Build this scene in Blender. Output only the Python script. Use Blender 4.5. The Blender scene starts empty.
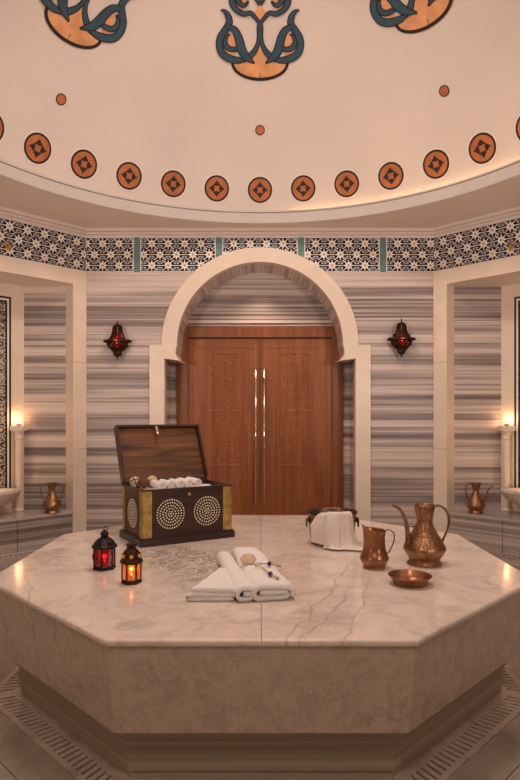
import bpy, bmesh, math, random
from math import sin, cos, pi, sqrt, radians as R_
from mathutils import Vector, Matrix

random.seed(7)
SC = bpy.context.scene
COL = SC.collection
F = 585.0      # focal length in pixels of the 520 x 780 picture
CZ = 1.355     # eye height
HY = 418.0     # horizon row

# ------------------------------------------------------------------ camera, exposure
cam = bpy.data.cameras.new('camera')
cam.lens = 27.0; cam.sensor_width = 36.0; cam.sensor_fit = 'AUTO'
cam.shift_y = 28 / 780.0
cam.clip_start = 0.02
cam_ob = bpy.data.objects.new('camera', cam); COL.objects.link(cam_ob)
cam_ob.location = (0, 0, CZ); cam_ob.rotation_euler = (pi / 2, 0, 0)
SC.camera = cam_ob
SC.view_settings.view_transform = 'Standard'
SC.view_settings.look = 'None'
SC.view_settings.gamma = 1.0
SC.view_settings.use_curve_mapping = False
SC.view_settings.exposure = 0.15
w = bpy.data.worlds.new('world'); SC.world = w; w.use_nodes = True
w.node_tree.nodes['Background'].inputs[0].default_value = (1, .8, .65, 1)
w.node_tree.nodes['Background'].inputs[1].default_value = 0.02

def light(name, kind, loc, energy, color, size=None, aim=None, spot=None, blend=.6):
    l = bpy.data.lights.new(name, kind); l.energy = energy; l.color = color
    if kind == 'AREA': l.shape = 'DISK'; l.size = size
    else: l.shadow_soft_size = size or .03
    if kind == 'SPOT': l.spot_size = R_(spot); l.spot_blend = blend
    o = bpy.data.objects.new(name, l); COL.objects.link(o); o.location = loc
    if aim is not None:
        o.rotation_euler = (Vector(aim) - Vector(loc)).to_track_quat('-Z', 'Y').to_euler()
    return o
WARM = (1.0, .80, .695)
light('dome_lamp', 'AREA', (0, 3.4, 5.02), 125, WARM, 1.7, aim=(0, 3.4, 0))
light('ceiling_lamp', 'AREA', (0, .25, 3.25), 26, WARM, .9, aim=(0, 1.3, .3))  # added fill for the platform front and floor, no fixture behind it
for sx in (-1, 1):
    light('wall_uplight', 'SPOT', (sx * 2.9, -.5, 1.9), 300, WARM, .35, aim=(sx * .3, 4.8, 4.2), spot=92, blend=1.0)  # unseen spots added beside the camera to brighten the dome
    light('alcove_spot', 'SPOT', (sx * 2.50, 5.28, 2.69), 6, (1, .80, .62), .05, aim=(sx * 2.75, 5.6, .5), spot=95, blend=.8)
light('doorway_spot', 'SPOT', (0, 6.16, 2.86), 10, (1, .66, .45), .05, aim=(0, 6.36, 1.0), spot=100, blend=.9)

# ------------------------------------------------------------------ materials
def newmat(name):
    m = bpy.data.materials.new(name); m.use_nodes = True
    nt = m.node_tree; b = nt.nodes['Principled BSDF']
    return m, nt, b
def N(nt, t, **kw):
    n = nt.nodes.new(t)
    for k, v in kw.items():
        if k.startswith('i_'):
            key = k[2:]; n.inputs[int(key) if key.isdigit() else key.replace('_', ' ')].default_value = v
        else: setattr(n, k, v)
    return n
def L(nt, a, b): nt.links.new(a, b)
def ramp(nt, stops, interp='LINEAR'):
    n = nt.nodes.new('ShaderNodeValToRGB'); cr = n.color_ramp; cr.interpolation = interp
    while len(cr.elements) < len(stops): cr.elements.new(.5)
    for e, (p, c) in zip(cr.elements, stops):
        e.position = p; e.color = (c[0], c[1], c[2], 1)
    return n
def mth(nt, op, a, b=None, c=None):
    n = nt.nodes.new('ShaderNodeMath'); n.operation = op
    for i, v in enumerate((a, b, c)):
        if v is None: continue
        if hasattr(v, 'is_linked') or hasattr(v, 'links'): nt.links.new(v, n.inputs[i])
        else: n.inputs[i].default_value = v
    return n.outputs[0]
def coords(nt, scale=(1, 1, 1), rot=(0, 0, 0), loc=(0, 0, 0)):
    t = N(nt, 'ShaderNodeTexCoord'); m = N(nt, 'ShaderNodeMapping')
    m.inputs['Scale'].default_value = scale; m.inputs['Rotation'].default_value = rot
    m.inputs['Location'].default_value = loc
    L(nt, t.outputs['Object'], m.inputs['Vector']); return m.outputs[0]
def bump(nt, b, h, strength=.2, dist=.01):
    n = N(nt, 'ShaderNodeBump'); n.inputs['Strength'].default_value = strength; n.inputs['Distance'].default_value = dist
    L(nt, h, n.inputs['Height']); L(nt, n.outputs[0], b.inputs['Normal'])
def plain(name, col, rough=.5, metal=0, var=.12, scale=20, bmp=0, bscale=60, emit=None, es=0, **kw):
    m, nt, b = newmat(name)
    v = coords(nt)
    n = N(nt, 'ShaderNodeTexNoise', i_Scale=scale, i_Detail=4.0); L(nt, v, n.inputs['Vector'])
    lo = tuple(c * (1 - var) for c in col); hi = tuple(min(1, c * (1 + var)) for c in col)
    r = ramp(nt, [(.3, lo), (.7, hi)]); L(nt, n.outputs[0], r.inputs[0]); L(nt, r.outputs[0], b.inputs['Base Color'])
    b.inputs['Roughness'].default_value = rough; b.inputs['Metallic'].default_value = metal
    if bmp:
        n2 = N(nt, 'ShaderNodeTexNoise', i_Scale=bscale, i_Detail=5.0); L(nt, v, n2.inputs['Vector']); bump(nt, b, n2.outputs[0], bmp)
    if emit: b.inputs['Emission Color'].default_value = (*emit, 1); b.inputs['Emission Strength'].default_value = es
    for k, x in kw.items(): b.inputs[k.replace('_', ' ')].default_value = x
    return m

def striped(name, light_c=(.71, .61, .555), dark_c=(.16, .125, .12), rough=.38, mode='z', seed=0.0):
    m, nt, b = newmat(name)
    t = N(nt, 'ShaderNodeTexCoord'); s = N(nt, 'ShaderNodeSeparateXYZ'); L(nt, t.outputs['Object'], s.inputs[0])
    if mode == 'z':
        a = s.outputs[2]; along = mth(nt, 'ADD', s.outputs[0], s.outputs[1])
    else:      # around the arch
        zz = mth(nt, 'SUBTRACT', s.outputs[2], 2.10)
        a = mth(nt, 'MULTIPLY', mth(nt, 'ARCTAN2', zz, s.outputs[0]), 1.6); along = s.outputs[1]
        stp = mth(nt, 'MULTIPLY', mth(nt, 'FLOOR', mth(nt, 'MULTIPLY', a, 5.2)), 3.7)
        along = mth(nt, 'ADD', along, stp)
    outs = []
    for sc, al, amp in ((8.0, .12, 1.15), (26, .2, .85), (80, .35, .4)):
        c = N(nt, 'ShaderNodeCombineXYZ')
        L(nt, mth(nt, 'MULTIPLY', along, al), c.inputs[0]); L(nt, mth(nt, 'MULTIPLY', a, sc), c.inputs[2])
        c.inputs[1].default_value = seed + sc
        n = N(nt, 'ShaderNodeTexNoise', i_Scale=1.0, i_Detail=3.0, i_Roughness=.6); L(nt, c.outputs[0], n.inputs['Vector'])
        outs.append(mth(nt, 'MULTIPLY', mth(nt, 'SUBTRACT', n.outputs[0], .5), amp))
    v = mth(nt, 'ADD', mth(nt, 'ADD', outs[0], outs[1]), mth(nt, 'ADD', outs[2], .5))
    mid = tuple((x * .55 + y * .45) for x, y in zip(light_c, dark_c))
    r = ramp(nt, [(.28, dark_c), (.41, tuple(x * .72 + y * .28 for x, y in zip(dark_c, light_c))), (.485, mid), (.55, tuple(x * .85 for x in light_c)), (.66, light_c), (.78, tuple(min(1, x * 1.1) for x in light_c))])
    L(nt, v, r.inputs[0]); L(nt, r.outputs[0], b.inputs['Base Color'])
    b.inputs['Roughness'].default_value = rough
    return m

def carrara(name, base=(.66, .60, .55), vein=(.30, .27, .26), rough=.14, scale=1.0, amount=.5, top=False, rot=(0, 0, .7)):
    m, nt, b = newmat(name)
    v = coords(nt, scale=(scale, scale, scale), rot=rot)
    d = N(nt, 'ShaderNodeTexNoise', i_Scale=2.2, i_Detail=6.0); L(nt, v, d.inputs['Vector'])
    mx = N(nt, 'ShaderNodeVectorMath', operation='MULTIPLY_ADD')
    L(nt, d.outputs['Color'], mx.inputs[0]); mx.inputs[1].default_value = (.9, .9, .9); L(nt, v, mx.inputs[2])
    wv = N(nt, 'ShaderNodeTexNoise', i_Scale=3.0, i_Detail=7.0, i_Roughness=.62); L(nt, mx.outputs[0], wv.inputs['Vector'])
    ridge = mth(nt, 'ABSOLUTE', mth(nt, 'SUBTRACT', wv.outputs[0], .5))
    v1 = N(nt, 'ShaderNodeMapRange', i_1=.0, i_2=.05, i_3=1.0, i_4=0.0); L(nt, ridge, v1.inputs[0])
    msk = N(nt, 'ShaderNodeTexNoise', i_Scale=1.7, i_Detail=2.0); L(nt, v, msk.inputs['Vector'])
    mk = N(nt, 'ShaderNodeMapRange', i_1=.42, i_2=.68, i_3=.12, i_4=1.0); L(nt, msk.outputs[0], mk.inputs[0])
    vv = mth(nt, 'MULTIPLY', v1.outputs[0], mk.outputs[0])
    vv = mth(nt, 'MULTIPLY', vv, amount)
    big = N(nt, 'ShaderNodeTexNoise', i_Scale=4.5, i_Detail=8.0, i_Roughness=.6); L(nt, mx.outputs[0], big.inputs['Vector'])
    cloud = ramp(nt, [(.3, tuple(x * .78 for x in base)), (.5, base), (.75, tuple(min(1, x * 1.12) for x in base))])
    L(nt, big.outputs[0], cloud.inputs[0])
    if top:
        t = N(nt, 'ShaderNodeTexCoord'); s = N(nt, 'ShaderNodeSeparateXYZ'); L(nt, t.outputs['Object'], s.inputs[0])
        X, Y = s.outputs[0], mth(nt, 'ADD', s.outputs[1], 3.383)
        n3 = N(nt, 'ShaderNodeTexNoise', i_Scale=5.0, i_Detail=6.0); L(nt, t.outputs['Object'], n3.inputs['Vector'])
        wob = mth(nt, 'MULTIPLY', mth(nt, 'SUBTRACT', n3.outputs[0], .5), .16)
        # three long grey veins in the right-hand slab:  x = x0 + k (y - 2.05)
        for x0, k, y1, wd in ((.09, .36, 3.35, .005), (.150, .40, 2.9, .0045), (.305, .28, 2.95, .0042), (-.75, -.5, 3.1, .004)):
            e = mth(nt, 'SUBTRACT', mth(nt, 'ADD', X, wob), mth(nt, 'ADD', mth(nt, 'MULTIPLY', mth(nt, 'SUBTRACT', Y, 2.05), k), x0))
            q = N(nt, 'ShaderNodeMapRange', i_1=0.0, i_2=wd * 2.2, i_3=.5, i_4=0.0); L(nt, mth(nt, 'ABSOLUTE', e), q.inputs[0])
            f = N(nt, 'ShaderNodeMapRange', i_1=y1 - .35, i_2=y1, i_3=1.0, i_4=0.0); L(nt, Y, f.inputs[0])
            vv = mth(nt, 'MAXIMUM', vv, mth(nt, 'MULTIPLY', q.outputs[0], f.outputs[0]))
        # dense crinkled vein patch in front of the chest
        dx = mth(nt, 'MULTIPLY', mth(nt, 'ADD', X, .33), 1.0); dy = mth(nt, 'SUBTRACT', Y, 3.13)
        rx = mth(nt, 'ADD', mth(nt, 'MULTIPLY', dx, .9), mth(nt, 'MULTIPLY', dy, .45)); ry = mth(nt, 'SUBTRACT', mth(nt, 'MULTIPLY', dy, .8), mth(nt, 'MULTIPLY', dx, -.2))
        rr = mth(nt, 'SQRT', mth(nt, 'ADD', mth(nt, 'MULTIPLY', mth(nt, 'POWER', mth(nt, 'ABSOLUTE', rx), 2.0), 9.0), mth(nt, 'MULTIPLY', mth(nt, 'POWER', mth(nt, 'ABSOLUTE', ry), 2.0), 6.0)))
        pm = N(nt, 'ShaderNodeMapRange', i_1=.5, i_2=1.25, i_3=1.0, i_4=0.0); L(nt, mth(nt, 'ADD', rr, mth(nt, 'MULTIPLY', wob, 4.0)), pm.inputs[0])
        m4 = N(nt, 'ShaderNodeMapping'); m4.inputs['Scale'].default_value = (1.3, .55, 1); m4.inputs['Rotation'].default_value = (0, 0, .5); L(nt, mx.outputs[0], m4.inputs[0])
        n5 = N(nt, 'ShaderNodeTexNoise', i_Scale=16.0, i_Detail=5.0, i_Distortion=1.6); L(nt, m4.outputs[0], n5.inputs['Vector'])
        r5 = N(nt, 'ShaderNodeMapRange', i_1=.0, i_2=.07, i_3=1.3, i_4=0.0); L(nt, mth(nt, 'ABSOLUTE', mth(nt, 'SUBTRACT', n5.outputs[0], .5)), r5.inputs[0])
        vv = mth(nt, 'MAXIMUM', vv, mth(nt, 'MULTIPLY', mth(nt, 'MULTIPLY', r5.outputs[0], pm.outputs[0]), .95))
    mc = N(nt, 'ShaderNodeMix', data_type='RGBA')
    L(nt, vv, mc.inputs[0]); L(nt, cloud.outputs[0], mc.inputs[6]); mc.inputs[7].default_value = (*vein, 1)
    L(nt, mc.outputs[2], b.inputs['Base Color'])
    b.inputs['Roughness'].default_value = rough
    return m

def wood(name, c1, c2, rough=.4, scale=1.0, axis='z', arabesque=False, bmp=.08):
    m, nt, b = newmat(name)
    sc = {'z': (22, 22, 1.2), 'x': (1.5, 20, 20), 'y': (20, 1.5, 20)}[axis]
    v = coords(nt, scale=tuple(s * scale for s in sc))
    n = N(nt, 'ShaderNodeTexNoise', i_Scale=1.0, i_Detail=6.0, i_Distortion=.6); L(nt, v, n.inputs['Vector'])
    r = ramp(nt, [(.32, c1), (.68, c2)]); L(nt, n.outputs[0], r.inputs[0]); L(nt, r.outputs[0], b.inputs['Base Color'])
    b.inputs['Roughness'].default_value = rough
    h = n.outputs[0]; s = bmp
    if arabesque:
        v2 = coords(nt, scale=(1, 1, 1))
        vo = N(nt, 'ShaderNodeTexVoronoi', feature='F1', i_Scale=17.0, i_Randomness=.75); L(nt, v2, vo.inputs['Vector'])
        wv = mth(nt, 'SINE', mth(nt, 'MULTIPLY', vo.outputs['Distance'], 21.0))
        h = wv; s = .4
        mm = N(nt, 'ShaderNodeMix', data_type='RGBA', blend_type='MULTIPLY'); mm.inputs[0].default_value = .35
        r2 = ramp(nt, [(.0, (.5, .5, .5)), (1, (1.25, 1.15, 1.05))]); 
        L(nt, mth(nt, 'MULTIPLY_ADD', wv, .5, .5), r2.inputs[0]); L(nt, r.outputs[0], mm.inputs[6]); L(nt, r2.outputs[0], mm.inputs[7])
        L(nt, mm.outputs[2], b.inputs['Base Color'])
    bump(nt, b, h, s, .006)
    return m

def copper(name, c1=(.22, .11, .055), c2=(.46, .265, .145), rough=.34, hammer=55):
    m, nt, b = newmat(name)
    v = coords(nt)
    n = N(nt, 'ShaderNodeTexNoise', i_Scale=14.0, i_Detail=5.0); L(nt, v, n.inputs['Vector'])
    r = ramp(nt, [(.3, c1), (.7, c2)]); L(nt, n.outputs[0], r.inputs[0]); L(nt, r.outputs[0], b.inputs['Base Color'])
    b.inputs['Metallic'].default_value = .92; b.inputs['Roughness'].default_value = rough
    vo = N(nt, 'ShaderNodeTexVoronoi', i_Scale=float(hammer)); L(nt, v, vo.inputs['Vector'])
    bump(nt, b, vo.outputs['Distance'], .3, .010)
    return m

def terry(name, col=(.84, .79, .75)):
    return plain(name, col, .95, 0, .04, 90, .55, 420)

def arabesque_tile(name):
    m, nt, b = newmat(name)
    v = coords(nt)
    vo = N(nt, 'ShaderNodeTexVoronoi', feature='F1', i_Scale=13.0, i_Randomness=.35); L(nt, v, vo.inputs['Vector'])
    w1 = mth(nt, 'SINE', mth(nt, 'MULTIPLY', vo.outputs['Distance'], 24.0))
    n = N(nt, 'ShaderNodeTexNoise', i_Scale=30.0, i_Detail=1.0, i_Distortion=1.5); L(nt, v, n.inputs['Vector'])
    w2 = mth(nt, 'SINE', mth(nt, 'MULTIPLY', n.outputs[0], 34.0))
    s = mth(nt, 'ADD', mth(nt, 'MULTIPLY', w1, .7), mth(nt, 'MULTIPLY', w2, .75))
    r = ramp(nt, [(.50, (.012, .015, .035)), (.6, (.70, .60, .48))]); L(nt, mth(nt, 'MULTIPLY_ADD', s, .5, .5), r.inputs[0])
    L(nt, r.outputs[0], b.inputs['Base Color']); b.inputs['Roughness'].default_value = .25
    return m

M = dict(
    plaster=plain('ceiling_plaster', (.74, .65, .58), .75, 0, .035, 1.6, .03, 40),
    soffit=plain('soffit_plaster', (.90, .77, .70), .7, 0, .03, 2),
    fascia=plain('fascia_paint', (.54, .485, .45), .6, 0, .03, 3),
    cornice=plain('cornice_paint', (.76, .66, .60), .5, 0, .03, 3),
    limestone=plain('cream_limestone', (.88, .76, .63), .28, 0, .05, 5, .02, 30),
    stripes=striped('striped_marble'),
    pale_band=striped('pale_striped_marble', (.80, .69, .62), (.50, .41, .36), .22, 'z', 21.0),
    stripes_low=striped('striped_bench_marble', (.66, .58, .53), (.20, .17, .15), .16, 'z', 9.0),
    voussoir=striped('arch_marble', (.93, .80, .73), (.42, .33, .31), .35, 'arch', 3.0),
    slab_top=carrara('polished_white_marble', (.80, .70, .61), (.28, .23, .20), .13, 1.0, .35, True),
    slab_edge=carrara('honed_marble_edge', (.80, .70, .61), (.28, .23, .20), .5, 1.0, .35, True),
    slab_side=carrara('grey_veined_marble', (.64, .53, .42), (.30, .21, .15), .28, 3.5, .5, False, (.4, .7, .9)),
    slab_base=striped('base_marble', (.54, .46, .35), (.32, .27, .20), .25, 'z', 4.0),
    floor=carrara('floor_marble', (.40, .35, .29), (.20, .16, .14), .2, 1.0, .4),
    drain=carrara('drain_marble', (.56, .47, .39), (.28, .23, .20), .25, 2.0, .3),
    dark=plain('dark_trough', (.03, .022, .018), .6),
    navy=plain('navy_glaze', (.012, .015, .038), .2, 0, .2),
    cream=plain('cream_glaze', (.93, .88, .79), .3, 0, .06, 40),
    tan=plain('tan_glaze', (.36, .24, .15), .3),
    teal=plain('teal_glaze', (.13, .25, .24), .3, 0, .2, 30),
    black_line=plain('black_glaze', (.015, .012, .02), .25),
    arabesque=arabesque_tile('arabesque_tile'),
    orange=plain('orange_paint', (.46, .15, .045), .6, 0, .18, 9),
    orange_light=plain('pale_orange_paint', (.74, .36, .16), .6, 0, .2, 9),
    blue=plain('blue_grey_paint', (.032, .085, .125), .6, 0, .15, 12),
    ink=plain('dark_outline_paint', (.022, .012, .012), .6),
    halo=plain('white_halo_paint', (.82, .74, .68), .7, 0, .03),
    door=wood('red_brown_door_wood', (.23, .065, .015), (.36, .118, .030), .36),
    door_dark=wood('door_frame_wood', (.19, .055, .014), (.31, .10, .028), .36),
    door_line=wood('door_moulding_wood', (.30, .10, .035), (.42, .155, .06), .36),
    door_carved=wood('carved_door_wood', (.25, .070, .017), (.39, .130, .036), .42, arabesque=True),
    steel=plain('polished_steel', (.78, .72, .66), .12, 1.0, .03),
    chest=wood('dark_chest_wood', (.024, .007, .005), (.070, .022, .014), .42, 1, 'x'),
    chest_in=wood('brown_plank_wood', (.022, .007, .003), (.22, .085, .028), .5, 1.1, 'x'),
    chest_rim=wood('black_brown_wood', (.022, .010, .008), (.05, .022, .015), .4, 1, 'x'),
    brass=plain('aged_brass', (.52, .36, .12), .38, .85, .35, 30, .25, 90),
    dots=plain('ivory_inlay', (.95, .88, .68), .35, 0, .08),
    copper=copper('hammered_copper'),
    copper_dark=copper('aged_copper', (.17, .075, .038), (.38, .20, .11), .38, 40),
    copper_smooth=copper('plain_copper', (.28, .125, .062), (.46, .235, .13), .32, 15),
    tin=plain('tinned_lining', (.16, .13, .11), .4, .8, .2),
    black_metal=plain('black_lantern_metal', (.020, .013, .012), .38, .6, .3),
    bronze_metal=plain('dark_bronze_metal', (.045, .02, .013), .38, .8, .4, 60, .3, 120),
    red_glass=plain('red_glass', (.40, .006, .012), .12, 0, .1, 10, 0, 10, (.55, .006, .01), .03, Transmission_Weight=.55),
    amber_glass=plain('amber_glass', (.80, .30, .08), .12, 0, .25, 30, 0, 10, (1, .32, .07), .10, Transmission_Weight=.5),
    clear_glass=plain('clear_glass', (.9, .85, .8), .1, 0, .02, 10, Transmission_Weight=.8),
    flame=plain('flame', (1, .8, .5), .5, 0, 0, 10, 0, 10, (1, .62, .28), 14),
    wax=plain('candle_wax', (.85, .75, .6), .5),
    terry=terry('white_terry', (.97, .94, .92)), terry2=terry('cream_terry', (.78, .70, .63)),
    linen=plain('white_linen', (.80, .72, .66), .85, 0, .04, 20, .15, 200),
    ball_cream=plain('cream_wicker', (.62, .50, .32), .8, 0, .3, 60, .6, 90),
    ball_brown=plain('brown_fibre', (.16, .06, .025), .9, 0, .45, 90, .8, 130),
    band=plain('dark_band', (.04, .025, .02), .6),
    tag=plain('tan_soap_disc', (.66, .47, .33), .6, 0, .12, 60, .2, 80),
    bead=plain('purple_bead', (.05, .03, .13), .12, 0, .3, 200),
    cord=plain('straw_cord', (.55, .36, .17), .7, 0, .2, 90),
    basin=carrara('basin_marble', (.74, .64, .55), (.5, .42, .36), .25, 2.0, .3),
    led=plain('cove_led', (1, .8, .5), .5, 0, 0, 10, 0, 10, (1, .62, .30), .12),
    led_bright=plain('cove_led_bright', (1, .8, .5), .5, 0, 0, 10, 0, 10, (1, .60, .26), 16),
)

# ------------------------------------------------------------------ mesh helpers
class MB:
    def __init__(s): s.v = []; s.f = []; s.m = []; s.mats = []; s.sm = []
    def mi(s, mat):
        if mat not in s.mats: s.mats.append(mat)
        return s.mats.index(mat)
    def add(s, vs, fs, mat, smooth=False):
        o = len(s.v); s.v += [tuple(p) for p in vs]; k = s.mi(mat)
        for f in fs: s.f.append(tuple(i + o for i in f)); s.m.append(k); s.sm.append(smooth)
    def hexa(s, p, mat):   # p: 8 points, bottom 4 then top 4
        s.add(p, [(3, 2, 1, 0), (4, 5, 6, 7), (0, 1, 5, 4), (1, 2, 6, 5), (2, 3, 7, 6), (3, 0, 4, 7)], mat)
    def box(s, x0, x1, y0, y1, z0, z1, mat, T=None):
        p = [(x0, y0, z0), (x1, y0, z0), (x1, y1, z0), (x0, y1, z0), (x0, y0, z1), (x1, y0, z1), (x1, y1, z1), (x0, y1, z1)]
        if T: p = [T(*q) for q in p]
        s.hexa(p, mat)
    def prism(s, poly, t0, t1, mat, T, cap_mat=None, side_mat=None):
        n = len(poly)
        a = [T(x, y, t0) for x, y in poly]; b = [T(x, y, t1) for x, y in poly]
        s.add(a + b, [tuple(range(n))[::-1], tuple(range(n, 2 * n))], cap_mat or mat)
        s.add(a + b, [(i, (i + 1) % n, n + (i + 1) % n, n + i) for i in range(n)], side_mat or mat)
    def lathe(s, prof, mat, c=(0, 0, 0), n=40, sx=1, sy=1, a0=0, a1=2 * pi, smooth=True, flute=0, fn=12, mod=None):
        full = abs(a1 - a0 - 2 * pi) < 1e-6; k = n if full else n + 1
        vs = []
        for j, (r, z) in enumerate(prof):
            for i in range(k):
                a = a0 + (a1 - a0) * i / n
                rr = r * (1 + flute * cos(fn * a)) if flute else r
                zz = z
                if mod: rr, zz = mod(rr, z, a, j)
                vs.append((c[0] + sx * rr * cos(a), c[1] + sy * rr * sin(a), c[2] + zz))
        fs = []
        for j in range(len(prof) - 1):
            for i in range(n):
                i2 = (i + 1) % k
                fs.append((j * k + i, j * k + i2, (j + 1) * k + i2, (j + 1) * k + i))
        s.add(vs, fs, mat, smooth)
    def tube(s, pts, rad, mat, n=8, closed=False, flat=1.0):
        pts = [Vector(p) for p in pts]; m = len(pts)
        if not hasattr(rad, '__len__'): rad = [rad] * m
        vs = []; up = Vector((0, 0, 1)); prev = None
        for i, p in enumerate(pts):
            a = pts[(i - 1) % m] if (closed or i > 0) else p; b = pts[(i + 1) % m] if (closed or i < m - 1) else p
            d = (b - a).normalized()
            if prev is None:
                ref = up if abs(d.dot(up)) < .9 else Vector((1, 0, 0)); e1 = d.cross(ref).normalized()
            else: e1 = (prev - d * prev.dot(d)).normalized()
            prev = e1; e2 = d.cross(e1)
            for k in range(n):
                t = 2 * pi * k / n; vs.append(p + e1 * cos(t) * rad[i] * flat + e2 * sin(t) * rad[i])
        fs = []
        for i in range(m if closed else m - 1):
            j = (i + 1) % m
            for k in range(n):
                fs.append((i * n + k, i * n + (k + 1) % n, j * n + (k + 1) % n, j * n + k))
        if not closed: fs += [tuple(range(n))[::-1], tuple(range((m - 1) * n, m * n))]
        s.add(vs, fs, mat, True)
    def sphere(s, c, r, mat, n=20, m=12, sz=1.0):
        s.lathe([(max(1e-5, r * sin(pi * j / m)), -r * sz * cos(pi * j / m)) for j in range(m + 1)], mat, c, n)
    def build(s, name, parent=None, loc=None, rot=None, bev=0, merge=True):
        me = bpy.data.meshes.new(name); me.from_pydata(s.v, [], s.f)
        for mt in s.mats: me.materials.append(mt)
        me.polygons.foreach_set('material_index', s.m); me.polygons.foreach_set('use_smooth', s.sm)
        me.update()
        bm = bmesh.new(); bm.from_mesh(me)
        if merge: bmesh.ops.remove_doubles(bm, verts=bm.verts, dist=1e-5)
        bmesh.ops.recalc_face_normals(bm, faces=bm.faces)
        bm.to_mesh(me); bm.free()
        o = bpy.data.objects.new(name, me); COL.objects.link(o)
        if parent: o.parent = parent
        if loc: o.location = loc
        if rot: o.rotation_euler = rot
        if bev:
            b = o.modifiers.new('bevel', 'BEVEL'); b.width = bev; b.segments = 2; b.limit_method = 'ANGLE'; b.angle_limit = R_(40)
        return o
def thing(o, label, cat, group=None):
    o['label'] = label; o['category'] = cat
    if group: o['group'] = group
    return o
def empty(name, loc, label, cat, rz=0, group=None):
    o = bpy.data.objects.new(name, None); COL.objects.link(o); o.location = loc; o.rotation_euler = (0, 0, rz)
    o.empty_display_size = .05
    return thing(o, label, cat, group)
def struct(o): o['kind'] = 'structure'; return o
def catmull(pts, k=8, closed=False):
    n = len(pts); out = []
    rng = range(n) if closed else range(n - 1)
    for i in rng:
        g = (lambda q: pts[q % n]) if closed else (lambda q: pts[max(0, min(n - 1, q))])
        p0, p1, p2, p3 = g(i - 1), g(i), g(i + 1), g(i + 2)
        for j in range(k):
            t = j / k
            out.append(tuple(.5 * ((2 * b) + (-a + c) * t + (2 * a - 5 * b + 4 * c - d) * t * t + (-a + 3 * b - 3 * c + d) * t ** 3) for a, b, c, d in zip(p0, p1, p2, p3)))
    if not closed: out.append(tuple(pts[-1]))
    return out
def clip(poly, x0, x1, y0, y1):
    for ax, lim, sg in ((0, x0, 1), (0, x1, -1), (1, y0, 1), (1, y1, -1)):
        out = []
        for i in range(len(poly)):
            a, b = poly[i - 1], poly[i]
            da, db = sg * (a[ax] - lim), sg * (b[ax] - lim)
            if (da >= 0) != (db >= 0):
                t = da / (da - db); out.append((a[0] + (b[0] - a[0]) * t, a[1] + (b[1] - a[1]) * t))
            if db >= 0: out.append(b)
        poly = out
        if len(poly) < 3: return []
    return poly

# ------------------------------------------------------------------ room dimensions
YB = 6.0; XC = 1.785; ZC = 3.285; FB = 2.852; FT = 3.205
DL = 2.2; S2 = sqrt(.5)
XS = XC + DL * S2; YS = YB - DL * S2
def diag(sx):   # u along the 45 degree wall from the back corner, w into the alcove
    return lambda u, z, w: (sx * (XC + (u + w) * S2), YB + (w - u) * S2, z)
Tb = lambda x, z, w: (x, YB + w, z)
CX, CY = .005, 3.383   # platform centre
DC = (0.0, 3.4)        # dome centre

# ------------------------------------------------------------------ floor with octagonal drain
A0 = 1.328
def octa(r, z, c=(CX, CY)):
    a = A0 - r; h = a * .41421
    return [(c[0] + x, c[1] + y, z) for x, y in ((-h, -a), (h, -a), (a, -h), (a, h), (h, a), (-h, a), (-a, h), (-a, -h))]
DR = -.006   # outer inset of the drain ring
f = MB()
o8 = octa(DR, 0)
ext = [(-XS, -1), (XS, -1), (XS, o8[2][1]), (XS, o8[3][1]), (XS, 6.5), (-XS, 6.5), (-XS, o8[6][1]), (-XS, o8[7][1])]
# joint lines: floor slabs separated by fine grooves are built as inset strips
ring1 = octa(-.16, 0)
vs = o8 + ring1 + [(x, y, 0) for x, y in ext]
f.add(vs, [(i, (i + 1) % 8, 8 + (i + 1) % 8, 8 + i) for i in range(8)], M['floor'])
ro = octa(-.163, 0)
vs = ring1 + ro; f.add([(x, y, z - .004) for x, y, z in vs], [(i, (i + 1) % 8, 8 + (i + 1) % 8, 8 + i) for i in range(8)], M['dark'])
vs = ro + [(x, y, 0) for x, y in ext]
f.add(vs, [(i, (i + 1) % 8, 8 + (i + 1) % 8, 8 + i) for i in range(8)], M['floor'])
f.add([(x, y, -.05) for x, y, _ in o8], [tuple(range(8))], M['dark'])
struct(f.build('floor', merge=False))

d = MB()
zin, zo = .125, DR + .012
for k in range(8):
    outer = octa(DR + .002, 0); inner = octa(.14, 0)
    def edge(r, k=k):
        q = octa(r, 0); return Vector(q[k]), Vector(q[(k + 1) % 8])
    def strip(r0, r1, t=.002):
        a0, b0 = edge(r0); a1, b1 = edge(r1)
        p = [a0, b0, b1, a1]
        d.hexa([(q.x, q.y, -.02) for q in p] + [(q.x, q.y, t) for q in p], M['drain'])
    strip(DR + .002, .022); strip(.100, .145)
    a0, b0 = edge(.022); a1, b1 = edge(.100)
    L0 = (b0 - a0).length; n = int(L0 / .039); 
    def q(t0, t1, s0):  # bar from t0..t1 along edge
        return a0.lerp(b0, t0), a0.lerp(b0, t1), a1.lerp(b1, t1), a1.lerp(b1, t0)
    m0 = .03
    tt = [m0 + (1 - 2 * m0) * i / n for i in range(n + 1)]
    for i in range(n + 1):
        hw = .0155 / L0 / 1.0
        t0, t1 = (0, tt[i] + hw * .6) if i == 0 else ((tt[i] - hw * .6, 1) if i == n else (tt[i] - hw * .75, tt[i] + hw * .75))
        p = q(t0, t1, 0)
        d.hexa([(v.x, v.y, -.02) for v in p] + [(v.x, v.y, .002) for v in p], M['drain'])
dr = d.build('trim_1', merge=False); struct(dr)
dr['label'] = 'slotted marble drain channel running around the platform'

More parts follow.
